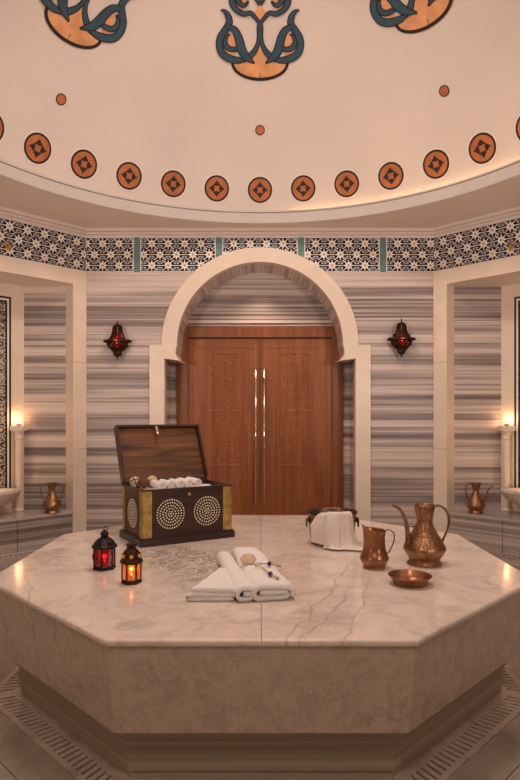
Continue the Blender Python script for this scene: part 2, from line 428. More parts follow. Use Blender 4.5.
# ------------------------------------------------------------------ walls
wb = MB()
ZS = 2.10; RH = .93
arch = [(-RH * cos(pi * i / 40), ZS + RH * sin(pi * i / 40)) for i in range(41)]
for x0, x1 in ((-XC, -1.05), (1.05, XC)):
    wb.add([Tb(x0, 0, 0), Tb(x1, 0, 0), Tb(x1, ZC, 0), Tb(x0, ZC, 0)], [(0, 1, 2, 3)], M['stripes'])
for (x0, z0), (x1, z1) in zip([(-1.05, ZS)] + arch, arch + [(1.05, ZS)]):
    if x1 - x0 > 1e-6: wb.add([Tb(x0, z0, 0), Tb(x1, z1, 0), Tb(x1, ZC, 0), Tb(x0, ZC, 0)], [(0, 1, 2, 3)], M['stripes'])
# vertical slab joints
for x in (-1.45, 1.45):
    pass
wb.box(-XC, -XC + .006, YB - .002, YB, 0, FB, M['black_line'])
for x0, x1 in ((-XC, -.68), (.68, XC)): wb.box(x0, x1, YB - .004, YB - .0005, 2.70, FB, M['pale_band'])
struct(wb.build('wall_back', merge=False))
wr = MB()   # recessed wall round the door
YD = 6.42
for s in (-1, 1):
    xs = [s * .985, s * .985]
    wr.add([(s * .985, YB, 0), (s * .985, YD, 0), (s * .985, YD, 2.0), (s * .985, YB, 2.0)], [(0, 1, 2, 3)], M['stripes'])
    wr.add([(s * .985, YD, 0), (s * .80, YD, 0), (s * .80, YD, 3.2), (s * .985, YD, 3.2)], [(0, 1, 2, 3)], M['stripes'])
wr.add([(-.985, YD, 2.3), (.985, YD, 2.3), (.985, YD, 3.2), (-.985, YD, 3.2)], [(0, 1, 2, 3)], M['stripes'])
wr.box(-.985, .985, YD - .018, YD, 2.395, 2.425, M['cornice'])
struct(wr.build('wall_recess', merge=False))

# arch surround: jambs, horseshoe ring, voussoir soffit
ja = MB()
YF = 5.965
for s in (-1, 1):
    ja.box(*sorted((s * 1.128, s * .975)), YF, YB + .10, 0, ZS, M['limestone'])
    foot = [(s * x, z) for x, z in ((1.005, ZS), (.847, ZS), (.860, 2.05), (.862, 2.01), (.845, 1.975), (.806, 1.935), (.85, 1.945), (.98, 1.962))]
    T = lambda x, z, w: (x, w, z)
    ja.prism(foot, YF - .004, YB + .05, M['limestone'], T)
    ja.prism(foot, YB + .0505, YD - .002, M['voussoir'], T)
n = 64; Ro, Ri = 1.005, .847
def arc(rx, rz, a): return (-rx * cos(a), ZS + rz * sin(a))
for i in range(n):
    a, b = pi * i / n, pi * (i + 1) / n
    oa, ob, ia, ib = arc(Ro, Ro * .99, a), arc(Ro, Ro * .99, b), arc(Ri, Ri * 1.0, a), arc(Ri, Ri * 1.0, b)
    y0, y1 = YF - .004, YB + .05
    ja.add([(oa[0], y0, oa[1]), (ob[0], y0, ob[1]), (ib[0], y0, ib[1]), (ia[0], y0, ia[1])], [(0, 1, 2, 3)], M['limestone'])
    ja.add([(oa[0], y0, oa[1]), (ob[0], y0, ob[1]), (ob[0], YB, ob[1]), (oa[0], YB, oa[1])], [(0, 1, 2, 3)], M['limestone'])
    ja.add([(ia[0], y0, ia[1]), (ib[0], y0, ib[1]), (ib[0], y1, ib[1]), (ia[0], y1, ia[1])], [(0, 1, 2, 3)], M['limestone'])
    ja.add([(ia[0], y1, ia[1]), (ib[0], y1, ib[1]), (ib[0], YD, ib[1]), (ia[0], YD, ia[1])], [(0, 1, 2, 3)], M['voussoir'])
o = struct(ja.build('trim_2', merge=False)); o['label'] = 'cream limestone horseshoe arch around the doorway'

# diagonal walls with the alcove portals
for sx, side in ((-1, 'left'), (1, 'right')):
    T = diag(sx); rq = .449 if sx < 0 else .487
    wd = MB()
    wd.add([T(0, FB, 0), T(DL, FB, 0), T(DL, ZC, 0), T(0, ZC, 0)], [(0, 1, 2, 3)], M['cornice'])
    i0, i1 = .146, DL - .146
    # alcove shell: side panels parallel to the room axes, rear wall, ceiling
    for a, b in (((i0, .146), (rq, rq)), ((i1, .146), (DL - rq, rq))):
        wd.add([T(a[0], 0, a[1]), T(b[0], 0, b[1]), T(b[0], 2.706, b[1]), T(a[0], 2.706, a[1])], [(0, 1, 2, 3)], M['stripes'])
    wd.add([T(rq, 0, rq), T(DL - rq, 0, rq), T(DL - rq, 2.706, rq), T(rq, 2.706, rq)], [(0, 1, 2, 3)], M['limestone'])
    wd.add([T(i0, 2.704, 0), T(i1, 2.704, 0), T(i1, 2.704, .146), T(DL - rq, 2.704, rq), T(rq, 2.704, rq), T(i0, 2.704, .146)], [tuple(range(6))], M['limestone'])
    struct(wd.build('wall_alcove_' + side, merge=False))
    po = MB()   # limestone portal frame
    for a, b in ((.0, i0), (i1, DL)):
        po.box(a, b, 0, 2.706, -.012, .146, M['limestone'], T=lambda u, z, w, T=T: T(u, z, w))
    po.box(0, DL, 2.706, FB, -.012, .146, M['limestone'], T=lambda u, z, w, T=T: T(u, z, w))
    for z in (1.04, 1.92):   # block joints
        po.box(.0, i0, z, z + .003, -.0125, -.011, M['tan'], T=lambda u, z, w, T=T: T(u, z, w))
    o = struct(po.build('trim_%d' % (3 if sx < 0 else 4), merge=False)); o['label'] = 'cream limestone portal frame of the %s alcove' % side
    # bench
    bn = MB()
    prof = [(i0, .0), (i1, .0), (i1, .146), (DL - rq, rq), (rq, rq), (i0, .146)]
    Tt = lambda x, y, t, T=T: T(x, t, y)
    bn.prism([(u, w + .012 if w == 0 else w) for u, w in prof], 0, .385, M['stripes_low'], Tt)
    bn.prism(prof, .3855, .415, M['stripes_low'], Tt)
    bn.box(.697, .701, .0, .385, .0105, .012, M['black_line'], T=lambda u, z, w, T=T: T(u, z, w))
    bn.box(.697, .700, .4151, .4155, .0, .44, M['black_line'], T=lambda u, z, w, T=T: T(u, z, w))
    bn.box(i0, i1, 0, .085, -.13, .011, M['stripes_low'], T=lambda u, z, w, T=T: T(u, z, w))
    for i in range(38):
        u = .2 + i * .045
        bn.box(u, u + .018, .0851, .0856, -.10, -.05, M['dark'], T=lambda u, z, w, T=T: T(u, z, w))
    o = thing(bn.build('stone_bench', merge=False), 'striped grey marble bench built into the %s alcove' % side, 'bench')
    # tile panel (arabesque) with banded border
    tp = MB()
    u0, u1, z0, z1 = rq + .133, DL - rq - .133, .52, 2.575
    def plate(a, b, c, e, lay, mt, T=T):
        w = rq - .002 - .002 * lay
        tp.box(a, b, c, e, w, w + .002, mt, T=lambda u, z, w, T=T: T(u, z, w))
    plate(u0, u1, z0, z1, 0, M['black_line'])
    plate(u0 + .020, u1 - .020, z0 + .02, z1 - .020, 1, M['cream'])
    plate(u0 + .040, u1 - .040, z0 + .04, z1 - .042, 2, M['black_line'])
    plate(u0 + .060, u1 - .060, z0 + .06, z1 - .062, 3, M['arabesque'])
    o = struct(tp.build('trim_%d' % (5 if sx < 0 else 6), merge=False)); o['label'] = 'black and cream arabesque tile panel in the %s alcove' % side
    # shorter plain walls completing the room
    sw = MB()
    sw.add([(sx * XS, YS, 0), (sx * XS, -1, 0), (sx * XS, -1, ZC), (sx * XS, YS, ZC)], [(0, 1, 2, 3)], M['stripes'])
    struct(sw.build('wall_' + side, merge=False))
fw = MB(); fw.add([(-XS, -1, 0), (XS, -1, 0), (XS, -1, ZC), (-XS, -1, ZC)], [(0, 1, 2, 3)], M['stripes'])
struct(fw.build('wall_front'))

# ------------------------------------------------------------------ star tile frieze
def frieze(mb, T, u0, u1, strips, off, arched=False):
    ax, az = .168, .1115
    z0, z1 = FB, FT
    def poly(p, mat, lay, lim):
        p = clip(p, *lim)
        if len(p) < 3: return
        pieces = [p]
        if arched and min(q[0] for q in p) < .60 and max(q[0] for q in p) > -.60:   # tiles stop at the arch
            pieces = [clip(p, -XC, -.60, z0, z1), clip(p, .60, XC, z0, z1)]
            for i in range(40):
                a_ = -.60 + i * .03; zm = max(z0, ZS + sqrt(.92 ** 2 - (a_ + .015) ** 2))
                if max(q[0] for q in p) > a_ and min(q[0] for q in p) < a_ + .03: pieces.append(clip(p, a_, a_ + .03, zm, z1))
        for p in pieces:
            if len(p) >= 3: mb.add([T(x, z, -.004 - .0006 * lay) for x, z in p], [tuple(range(len(p)))], mat)
    poly([(u0, z0), (u1, z0), (u1, z1), (u0, z1)], M['navy'], 0, (u0, u1, z0, z1))
    edges = [u0] + [c for s in strips for c in (s - .038, s + .038)] + [u1]
    segs = [(edges[i], edges[i + 1]) for i in range(0, len(edges), 2)]
    for s in strips:
        poly([(s - .038, z0), (s + .038, z0), (s + .038, z1), (s - .038, z1)], M['teal'], 4, (u0, u1, z0, z1))
        for e in (-.042, .034):
            poly([(s + e, z0), (s + e + .008, z0), (s + e + .008, z1), (s + e, z1)], M['cream'], 4.5, (u0, u1, z0, z1))
    for a, b in segs:
        lim = (a, b, z0, z1)
        ni = int((b - a) / ax) + 3
        zc = 3.030
        # stars sit on a centred lattice; phase is global so panels line up
        i_0 = int((a - off) / ax) - 2
        for i in range(i_0, i_0 + ni + 3):
            for j in (-2, -1, 0, 1, 2):
                cx = off + (i + (.5 if j % 2 else 0)) * ax; cz = zc + j * az
                if cx < a - .12 or cx > b + .12: continue
                P = lambda r, t: (cx + r * cos(t), cz + r * sin(t))
                for k in range(8):
                    t = k * pi / 4
                    ln = .088 if k % 2 == 0 else .074
                    if k in (2, 6): ln = .058
                    w2 = .0036
                    e = Vector((cos(t), sin(t))); g = Vector((-sin(t), cos(t)))
                    q = lambda r, s_: (cx + e.x * r + g.x * s_, cz + e.y * r + g.y * s_)
                    poly([q(.03, -w2), q(ln, -w2), q(ln, w2), q(.03, w2)], M['cream'], 1, lim)
                    poly([q(.006, 0), q(.029, -.0108), q(.050, 0), q(.029, .0108)], M['cream'], 2, lim)
                    t2 = t + pi / 8
                    a1, b1 = P(.060, t - pi / 8 + .10), P(.060, t + pi / 8 - .10)
                    a2, b2 = P(.0505, t - pi / 8 + .12), P(.0505, t + pi / 8 - .12)
                    if k in (3, 7): poly([a1, b1, (b2[0] * .5 + b1[0] * .5, b2[1] * .5 + b1[1] * .5), (a2[0] * .5 + a1[0] * .5, a2[1] * .5 + a1[1] * .5)], M['cream'], 1.5, lim)
                    c2 = P(.069, t2)
                    poly([(c2[0] - .0075, c2[1]), (c2[0], c2[1] - .0075), (c2[0] + .0075, c2[1]), (c2[0], c2[1] + .0075)], M['cream'], 1.7, lim)
                for kz in (-2, -1, 0, 1, 2):
                    for e_ in (-.0085, .0085):
                        qx, qz = cx + ax / 2 + e_, cz + kz * .0195; hs_ = .0042
                        poly([(qx - hs_, qz - hs_), (qx + hs_, qz - hs_), (qx + hs_, qz + hs_), (qx - hs_, qz + hs_)], M['cream'], 1.8, lim)
                poly([P(.0225, k * pi / 6) for k in range(12)], M['cream'], 2.5, lim)
                poly([P(.012, k * pi / 4) for k in range(8)], M['tan'], 3, lim)
        for zz in (z0, z1 - .006):
            poly([(a, zz), (b, zz), (b, zz + .006), (a, zz + .006)], M['cream'], 3.5, lim)
fr = MB()
frieze(fr, Tb, -XC, XC, (-1.26, -.42, .42, 1.26), -1.697, True)
for sx in (-1, 1): frieze(fr, diag(sx), 0, DL, (), .02)
fr_o = struct(fr.build('trim_7', merge=False)); fr_o['label'] = 'navy and cream star tile frieze with teal dividers'

# cornice above the frieze
co = MB()
prof = [(0, FT), (.012, FT), (.018, FT + .018), (.034, FT + .026), (.034, FT + .046), (.06, FT + .052), (.06, ZC), (0, ZC)]
path = [(-XS, -1), (-XS, YS), (-XC, YB), (XC, YB), (XS, YS), (XS, -1)]
def inset(path, dd):
    out = []
    for i, p in enumerate(path):
        ns = []
        for a, b in ((i - 1, i), (i, i + 1)):
            if a < 0 or b >= len(path): continue
            e = Vector(path[b]) - Vector(path[a]); e.normalize(); ns.append(Vector((e.y, -e.x)))
        if len(ns) == 2:
            m_ = (ns[0] + ns[1]); m_ = m_ / m_.dot(ns[0])
        else: m_ = ns[0]
        out.append((p[0] + m_.x * dd, p[1] + m_.y * dd))
    return out
rows = [[(x, y, z) for x, y in inset(path, dd)] for dd, z in prof]
k = len(path)
co.add([p for r in rows for p in r], [(j * k + i, j * k + i + 1, (j + 1) * k + i + 1, (j + 1) * k + i) for j in range(len(prof) - 1) for i in range(k - 1)], M['cornice'])
o = struct(co.build('trim_8')); o['label'] = 'stepped plaster cornice above the tile frieze'

# ------------------------------------------------------------------ ceiling: soffit with round opening, cove, dome
RD = 2.41; DZ = 2.452; DR_ = 2.64
ce = MB()
K = 160
ring = [(DC[0] + RD * sin(2 * pi * i / K), DC[1] + RD * cos(2 * pi * i / K)) for i in range(K)]
def rect_pt(i):   # radial projection onto the ceiling outline
    a = 2 * pi * i / K; dx, dy = sin(a), cos(a)
    ts = []
    if dx > 0: ts.append((XS + .2) / dx)
    if dx < 0: ts.append(-(XS + .2) / dx)
    if dy > 0: ts.append((6.6 - DC[1]) / dy)
    if dy < 0: ts.append(-(DC[1] + 1.1) / dy)
    t = min(ts); return (DC[0] + dx * t, DC[1] + dy * t)
outr = [rect_pt(i) for i in range(K)]
ce.add([(x, y, ZC) for x, y in ring + outr], [(i, (i + 1) % K, K + (i + 1) % K, K + i) for i in range(K)], M['soffit'])
prof = [(RD, ZC), (RD - .005, ZC + .005), (RD - .005, ZC + .100), (RD + .014, ZC + .101), (RD + .014, ZC + .112), (RD - .002, ZC + .113), (RD - .002, ZC + .128), (RD + .02, ZC + .132), (RD + .025, ZC + .05), (RD + .09, ZC + .045)]
rows = []
for r, z in prof: rows += [(DC[0] + r * sin(2 * pi * i / K), DC[1] + r * cos(2 * pi * i / K), z) for i in range(K)]
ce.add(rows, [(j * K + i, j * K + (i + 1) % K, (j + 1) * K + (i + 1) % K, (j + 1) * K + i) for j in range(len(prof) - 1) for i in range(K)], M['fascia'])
ph0 = math.acos((ZC + .045 - DZ) / DR_)
rows = []; NJ = 40
for j in range(NJ + 1):
    ph = ph0 * (1 - j / NJ) + 1e-4
    rows += [(DC[0] + DR_ * sin(ph) * sin(2 * pi * i / K), DC[1] + DR_ * sin(ph) * cos(2 * pi * i / K), DZ + DR_ * cos(ph)) for i in range(K)]
ce.add(rows, [(j * K + i, j * K + (i + 1) % K, (j + 1) * K + (i + 1) % K, (j + 1) * K + i) for j in range(NJ) for i in range(K)], M['plaster'], True)
ceil_o = struct(ce.build('ceiling', merge=False))

# cove LED strip
for a0, a1, mt in ((R_(8), R_(80), 'led_bright'), (R_(80), R_(368), 'led')):
    c_ = MB(); kk = int((a1 - a0) / R_(4))
    c_.tube([(DC[0] + 2.475 * sin(a0 + (a1 - a0) * i / kk), DC[1] + 2.475 * cos(a0 + (a1 - a0) * i / kk), ZC + .06) for i in range(kk + 1)], .010, M[mt], 6)
    o = c_.build('cove_light', parent=ceil_o)

DCV = Vector((DC[0], DC[1], DZ))
def dome_hit(px, py):
    d_ = Vector(((px - 260) / F, 1, (HY - py) / F)).normalized(); o_ = Vector((0, 0, CZ)) - DCV
    b_ = o_.dot(d_); c_ = o_.dot(o_) - DR_ ** 2
    t = -b_ + sqrt(b_ * b_ - c_)
    return o_ + d_ * t          # relative to dome centre
def on_dome(v, lay, az=0):
    if isinstance(az, tuple):
        az, dl = az; v = Matrix.Rotation(-dl, 3, 'X') @ v
    v = v.normalized() * (DR_ - .003 - .0012 * lay)
    c_, s_ = cos(-az), sin(-az)
    return (DCV.x + v.x * c_ - v.y * s_, DCV.y + v.x * s_ + v.y * c_, DCV.z + v.z)
def disc_on_dome(mb, base, e1, e2, pts, mat, lay, az):
    n_ = len(pts); cc = (sum(p[0] for p in pts) / n_, sum(p[1] for p in pts) / n_)
    vs = [on_dome(base + e1 * cc[0] + e2 * cc[1], lay, az)] + [on_dome(base + e1 * x + e2 * y, lay, az) for x, y in pts]
    mb.add(vs, [(0, i + 1, (i + 1) % n_ + 1) for i in range(n_)], mat)
def frame_at(base):
    n_ = base.normalized(); e1 = Vector((1, 0, 0)); e2 = n_.cross(e1); 
    if e2.z < 0: e2 = -e2
    return e1, e2
circ = lambda r, cx=0, cy=0, k=28: [(cx + r * cos(2 * pi * i / k), cy + r * sin(2 * pi * i / k)) for i in range(k)]
mbase = dome_hit(260, 190); e1, e2 = frame_at(mbase)
for q in range(35):
    az = 2 * pi * q / 35; md = MB()
    disc_on_dome(md, mbase, e1, e2, circ(.134), M['halo'], 0, az)
    disc_on_dome(md, mbase, e1, e2, circ(.122), M['ink'], 1, az)
    disc_on_dome(md, mbase, e1, e2, circ(.104), M['orange'], 2, az)
    for g in range(4):
        t = g * pi / 2
        rot = lambda x, y: (x * cos(t) - y * sin(t), x * sin(t) + y * cos(t))
        disc_on_dome(md, mbase, e1, e2, [rot(x, y) for x, y in ((.024, -.008), (.030, -.034), (.048, -.026), (.056, -.014), (.080, 0), (.056, .014), (.048, .026), (.030, .034), (.024, .008))], M['ink'], 3, az)
    disc_on_dome(md, mbase, e1, e2, circ(.018, k=12), M['orange'], 3.5, az)
    md.build('painted_medallion', parent=ceil_o, merge=False)
dbase = dome_hit(260, 130); de1, de2 = frame_at(dbase)
def stroke(mb, pts, grow, mat, lay, az, sgn):
    pts = catmull(pts, 6); m_ = len(pts); a_, b_ = [], []
    for i, (x, y, w_) in enumerate(pts):
        p, q_ = pts[max(0, i - 1)], pts[min(m_ - 1, i + 1)]
        dx, dy = q_[0] - p[0], q_[1] - p[1]; l = max(1e-6, sqrt(dx * dx + dy * dy)); nx, ny = -dy / l, dx / l
        h = w_ / 2 + grow
        for lst, s_ in ((a_, 1), (b_, -1)):
            X, Y = x + nx * h * s_, y + ny * h * s_
            lst.append(on_dome(dome_hit(260 + sgn * (X - 246) / 4.727, Y / 4.727), lay, az))
    mb.add(a_ + b_, [(i, i + 1, m_ + i + 1, m_ + i) for i in range(m_ - 1)], mat)
S_stem = [(246, 108, 12), (252, 130, 12), (251, 165, 12), (256, 205, 14), (272, 240, 20), (300, 268, 26), (335, 280, 26)]
S_out = [(432, 46, 2), (412, 52, 12), (396, 76, 22), (392, 108, 26), (410, 140, 28), (432, 172, 26), (438, 212, 26), (424, 252, 28), (388, 276, 30), (346, 284, 24), (320, 282, 8)]
S_in = [(400, 122, 16), (366, 140, 26), (346, 180, 32), (334, 228, 36), (312, 266, 28), (272, 298, 2)]
S_curl = [(338, 226, 12), (366, 232, 18), (396, 226, 20), (412, 200, 16), (404, 170, 9), (388, 160, 2)]
S_up = [(246, 112, 10), (266, 84, 12), (292, 60, 16), (324, 64, 20), (360, 42, 22), (378, 4, 24), (372, -44, 22), (340, -78, 18), (300, -74, 14), (276, -40, 10), (262, -6, 12), (246, 22, 8)]
S_upc = [(372, -30, 4), (350, -10, 22), (346, 8, 20), (326, 24, 16), (308, 14, 8), (302, 0, 2)]
S_tip = [(300, -80, 14), (275, -120, 16), (250, -170, 10), (246, -200, 2)]
def ell(cx, cy, rx, ry, k=20): return [(cx + rx * cos(2 * pi * i / k), cy + ry * sin(2 * pi * i / k)) for i in range(k)]
for q in range(8):
    az = {1: (R_(48.8), -.024), 7: (R_(-52.5), .045)}.get(q, (q * pi / 4, 0)); om = MB()
    for sgn in (1, -1):
        D = lambda x, y, lay: on_dome(dome_hit(260 + sgn * (x - 246) / 4.727, y / 4.727), lay, az)
        # orange bowl
        for lay, mt, rb, xb in ((1, 'ink', 84, 136), (2, 'orange_light', 68, 122)):
            xs = [xb * sin(pi / 2 * i / 16) for i in range(17)]
            def top(x):
                P_ = [(0, 200), (14, 240), (32, 275), (55, 297), (140, 298)]
                for (a, b), (c, e) in zip(P_, P_[1:]):
                    if x <= c: return b + (e - b) * (x - a) / (c - a)
                return 298
            lo = [D(246 + x, 298 + rb * sqrt(max(0, 1 - (x / xb) ** 2)), lay) for x in xs]
            up = [D(246 + x, top(x), lay) for x in xs]
            om.add(lo + up, [(i, i + 1, 17 + i + 1, 17 + i) for i in range(16)], M[mt])
        for cx_, cy_, rx, ry in ((372, 190, 24, 34), (384, 250, 24, 12), (345, 5, 34, 40)):
            vs = [D(cx_, cy_, 2)] + [D(x, y, 2) for x, y in ell(cx_, cy_, rx, ry)]
            om.add(vs, [(0, i + 1, (i + 1) % 20 + 1) for i in range(20)], M['orange_light'])
        om.add([D(246, 20, 2), D(246, 112, 2), D(280, 64, 2)], [(0, 1, 2)], M['orange_light'])
        for S_, l0 in ((S_stem, 3), (S_up, 3.2), (S_out, 3.6), (S_curl, 4), (S_upc, 4), (S_in, 4.4), (S_tip, 3)):
            stroke(om, S_, 4.2, M['ink'], l0, az, sgn)
            stroke(om, S_, -1.0, M['blue'], l0 + .25, az, sgn)
    om.build('painted_ornament', parent=ceil_o, merge=False)
    dt = MB(); az = {1: (R_(46.7), .0), 7: (R_(-49.3), .040)}.get(q, az)
    disc_on_dome(dt, dbase, de1, de2, circ(.045, k=20), M['ink'], 1, az)
    disc_on_dome(dt, dbase, de1, de2, circ(.036, k=20), M['orange'], 2, az)
    dt.build('painted_dot', parent=ceil_o, merge=False)

# ------------------------------------------------------------------ door
dz0, dz1 = 0.0, 2.222
door = bpy.data.objects.new('door_1', None); COL.objects.link(door); struct(door)
door.location = (0, 0, 0); door.empty_display_size = .05
df = MB()
YC = 6.375
for s in (-1, 1):
    df.box(*sorted((s * .905, s * .785)), YC, YD, 0, 2.358, M['door_dark'])
    df.box(*sorted((s * .800, s * .785)), YC - .008, YC, 0, 2.23, M['door_dark'])
df.box(-.785, .785, YC, YD, dz1 + .012, 2.358, M['door_dark'])
df.box(-.80, .80, YC - .008, YC, dz1 + .012, 2.245, M['door_dark'])
df.build('door_frame', parent=door, bev=.004, merge=False)
for s in (-1, 1):
    lf = MB()
    Yl = YC + .02
    x0, x1 = sorted((s * .003, s * .783)); lf.box(x0, x1, Yl, YD - .004, .004, dz1, M['door'])
    for e in (.045, .70, .745):    # vertical moulding lines
        a, b = sorted((s * e, s * (e + .008))); lf.box(a, b, Yl - .006, Yl, .02, dz1 - .02, M['door_line'])
    for zz in (.03, dz1 - .10):
        a, b = sorted((s * .053, s * .70)); lf.box(a, b, Yl - .006, Yl, zz, zz + .008, M['door'])
    leaf = lf.build('door_leaf', parent=door, merge=False)
    xa, xb = (.205, .545)
    for z0, z1 in ((1.448, 2.060), (.85, 1.432), (.10, .834)):
        p = MB(); a, b = sorted((s * xa, s * xb))
        p.box(a, b, Yl - .004, Yl + .002, z0, z1, M['door_carved'])
        for q_ in ((a - .01, a, z0 - .008, z1 + .008), (b, b + .01, z0 - .008, z1 + .008), (a, b, z0 - .008, z0), (a, b, z1, z1 + .008)):
            p.box(q_[0], q_[1], Yl - .010, Yl, q_[2], q_[3], M['door_line'])
        c = MB()
        p.build('carved_panel', parent=leaf, merge=False)
    hd = MB(); hx = s * .046
    zt, zb = CZ + 50 * 6.3 / F, CZ - 92 * 6.3 / F
    hd.tube([(hx, Yl - .075, zb), (hx, Yl - .075, zt)], .011, M['steel'], 12)
    for zz in (zb + .12, (zb + zt) / 2, zt - .12): hd.tube([(hx, Yl - .075, zz), (hx, Yl - .002, zz)], .008, M['steel'], 8)
    h_ = hd.build('pull_handle', parent=leaf, merge=False); h_['label'] = 'long polished steel pull bar'

# ------------------------------------------------------------------ marble platform
ZT = .575
pf = empty('marble_platform', (CX, CY, 0), 'large octagonal white marble platform in the centre of the room', 'platform')
for s in (-1, 1):
    t = MB()
    rings = [(.011, ZT), (.003, ZT - .004), (0, ZT - .010), (0, ZT - .020), (.004, ZT - .025), (.02, ZT - .026)]
    def half(r, z):
        a = A0 - r; h = a * .41421; g = .0012
        return [(s * g, -a, z), (s * h, -a, z), (s * a, -h, z), (s * a, h, z), (s * h, a, z), (s * g, a, z)]
    rs = [half(r, z) for r, z in rings]
    t.add([p for r in rs for p in r], [(j * 6 + i, j * 6 + (i + 1) % 6, (j + 1) * 6 + (i + 1) % 6, (j + 1) * 6 + i) for j in range(len(rs) - 1) for i in range(6)] , M['slab_edge'])
    t.add(rs[0], [tuple(range(6))], M['slab_top']); t.add(rs[-1], [tuple(range(6))], M['slab_edge'])
    t.build('platform_top', parent=pf)
def loft8(mb, rings, mat):
    rs = [octa(r, z, (0, 0)) for r, z in rings]
    mb.add([p for r in rs for p in r], [(j * 8 + i, j * 8 + (i + 1) % 8, (j + 1) * 8 + (i + 1) % 8, (j + 1) * 8 + i) for j in range(len(rs) - 1) for i in range(8)] + [tuple(range(8)), tuple(range((len(rs) - 1) * 8, len(rs) * 8))], mat)
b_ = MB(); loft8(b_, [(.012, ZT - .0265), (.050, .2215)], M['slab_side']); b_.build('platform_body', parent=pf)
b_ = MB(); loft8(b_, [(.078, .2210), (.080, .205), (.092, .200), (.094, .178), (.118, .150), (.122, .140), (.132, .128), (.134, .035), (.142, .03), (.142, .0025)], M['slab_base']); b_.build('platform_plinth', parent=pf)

def G(px, py, h=0.0):   # a point on the platform (or h above it)
    Y = (CZ - ZT - h) * F / (py - HY); return ((px - 260) / F * Y, Y, ZT + h)

# ------------------------------------------------------------------ chest
cx0, cy0, _ = G(140.4, 548.2)
W_, D_, H_ = .645, .41, .335
ch = empty('wooden_chest', (cx0, cy0, ZT), 'open dark wooden chest with brass corners and ivory dot rosettes', 'chest', R_(31))
p = MB()
p.box(0, W_, 0, D_, 0, .042, M['chest_rim']); p.box(.006, W_ - .006, .006, D_ - .006, .042, .05, M['chest_rim'])
p.build('plinth', parent=ch, bev=.004, merge=False)
bd = MB(); i_ = .02; tk = .016
bd.box(i_, W_ - i_, i_, i_ + tk, .05, H_, M['chest']); bd.box(i_, W_ - i_, D_ - i_ - tk, D_ - i_, .05, H_, M['chest'])
bd.box(i_, i_ + tk, i_ + tk, D_ - i_ - tk, .05, H_, M['chest']); bd.box(W_ - i_ - tk, W_ - i_, i_ + tk, D_ - i_ - tk, .05, H_, M['chest'])
bd.box(i_ + tk, W_ - i_ - tk, i_ + tk, D_ - i_ - tk, .05, .06, M['chest_in'])
bd.build('body', parent=ch, merge=False)
rm = MB()
e = .006
for q in ((i_ - e, W_ - i_ + e, i_ - e, i_ + tk), (i_ - e, W_ - i_ + e, D_ - i_ - tk, D_ - i_ + e), (i_ - e, i_ + tk, i_ + tk, D_ - i_ - tk), (W_ - i_ - tk, W_ - i_ + e, i_ + tk, D_ - i_ - tk)):
    rm.box(q[0], q[1], q[2], q[3], H_, H_ + .008, M['chest_rim'])
rm.build('rim', parent=ch, merge=False)
for xa in (i_ - .003, W_ - i_ + .003):      # brass corner straps
    for ya in (i_ - .003, D_ - i_ + .003):
        st = MB(); sx_ = 1 if xa < .1 else -1; sy_ = 1 if ya < .1 else -1
        a, b = sorted((xa, xa + sx_ * .062)); st.box(a, b, *sorted((ya, ya + sy_ * .0035)), .05, H_ - .002, M['brass'])
        a, b = sorted((ya, ya + sy_ * .045)); st.box(*sorted((xa, xa + sx_ * .0035)), a, b, .05, H_ - .002, M['brass'])
        o = st.build('corner_strap', parent=ch, merge=False)
def rosette(cx_, cz_, R0, face):
    r_ = MB()
    for ring_i, (fr_, cnt) in enumerate(((1, 34), (.79, 27), (.58, 20), (.38, 13), (.18, 6), (0, 1))):
        for k in range(cnt):
            a = 2 * pi * k / cnt; x = cx_ + R0 * fr_ * cos(a); z = cz_ + R0 * fr_ * sin(a)
            pr = [(.0052 * sin(t) + 1e-5, .0022 * cos(t)) for t in (0, pi / 6, pi / 3, pi / 2)]
            vs = []; 
            for (rr, dd) in pr:
                for g in range(6):
                    b = 2 * pi * g / 6
                    vs.append((x + rr * cos(b), i_ - dd - .0003, z + rr * sin(b)) if face == 'f' else (i_ - dd - .0003, x + rr * cos(b), z + rr * sin(b)))
            r_.add(vs, [(j * 6 + g, j * 6 + (g + 1) % 6, (j + 1) * 6 + (g + 1) % 6, (j + 1) * 6 + g) for j in range(3) for g in range(6)], M['dots'], True)
    r_.build('inlay_rosette', parent=ch, merge=False)
rosette(.203, .185, .089, 'f'); rosette(.452, .185, .089, 'f'); rosette(D_ / 2, .180, .085, 's')
k_ = MB(); k_.lathe([(1e-5, .008), (.009, .007), (.012, .0)], M['brass'], n=16); k_.build('lock_stud', parent=ch, loc=(.328, i_, .300), rot=(pi / 2, 0, 0))
lid = MB(); LL = .41; th = .05
# lid local: x along width, y = up along the lid, z = thickness towards the front
lid.box(i_ - e, W_ - i_ + e, 0, LL, -.014, 0, M['chest_in'])
lid_o = lid.build('lid', parent=ch, loc=(0, D_ - i_ + .004, H_ + .010), rot=(R_(90) - R_(24), 0, 0), merge=False)
lr = MB()
x0, x1 = i_ - e, W_ - i_ + e
lr.box(x0, x1, LL - .014, LL, 0, .035, M['chest_rim']); lr.box(x0, x1, .0, .012, 0, .006, M['chest_rim'])
lr.box(x0, x0 + .015, .012, LL - .014, 0, .035, M['chest_rim']); lr.box(x1 - .015, x1, .012, LL - .014, 0, .035, M['chest_rim'])
lr.box(x0 - .001, x1 + .001, -.001, LL + .001, -.0165, -.0142, M['chest_rim'])
lr.build('lid_rim', parent=lid_o, merge=False)
hs = MB(); hs.lathe([(1e-5, .004), (.010, .003), (.011, 0)], M['brass'], n=14); hs.box(-.008, .008, -.045, 0, 0, .004, M['steel']); hs.sphere((0, -.048, .004), .011, M['steel'], 12, 8)
h_ = hs.build('hasp', parent=lid_o, loc=(.30, LL - .022, .036), merge=False)
ch_m = Matrix.Translation(ch.location) @ Matrix.Rotation(R_(31), 4, 'Z')
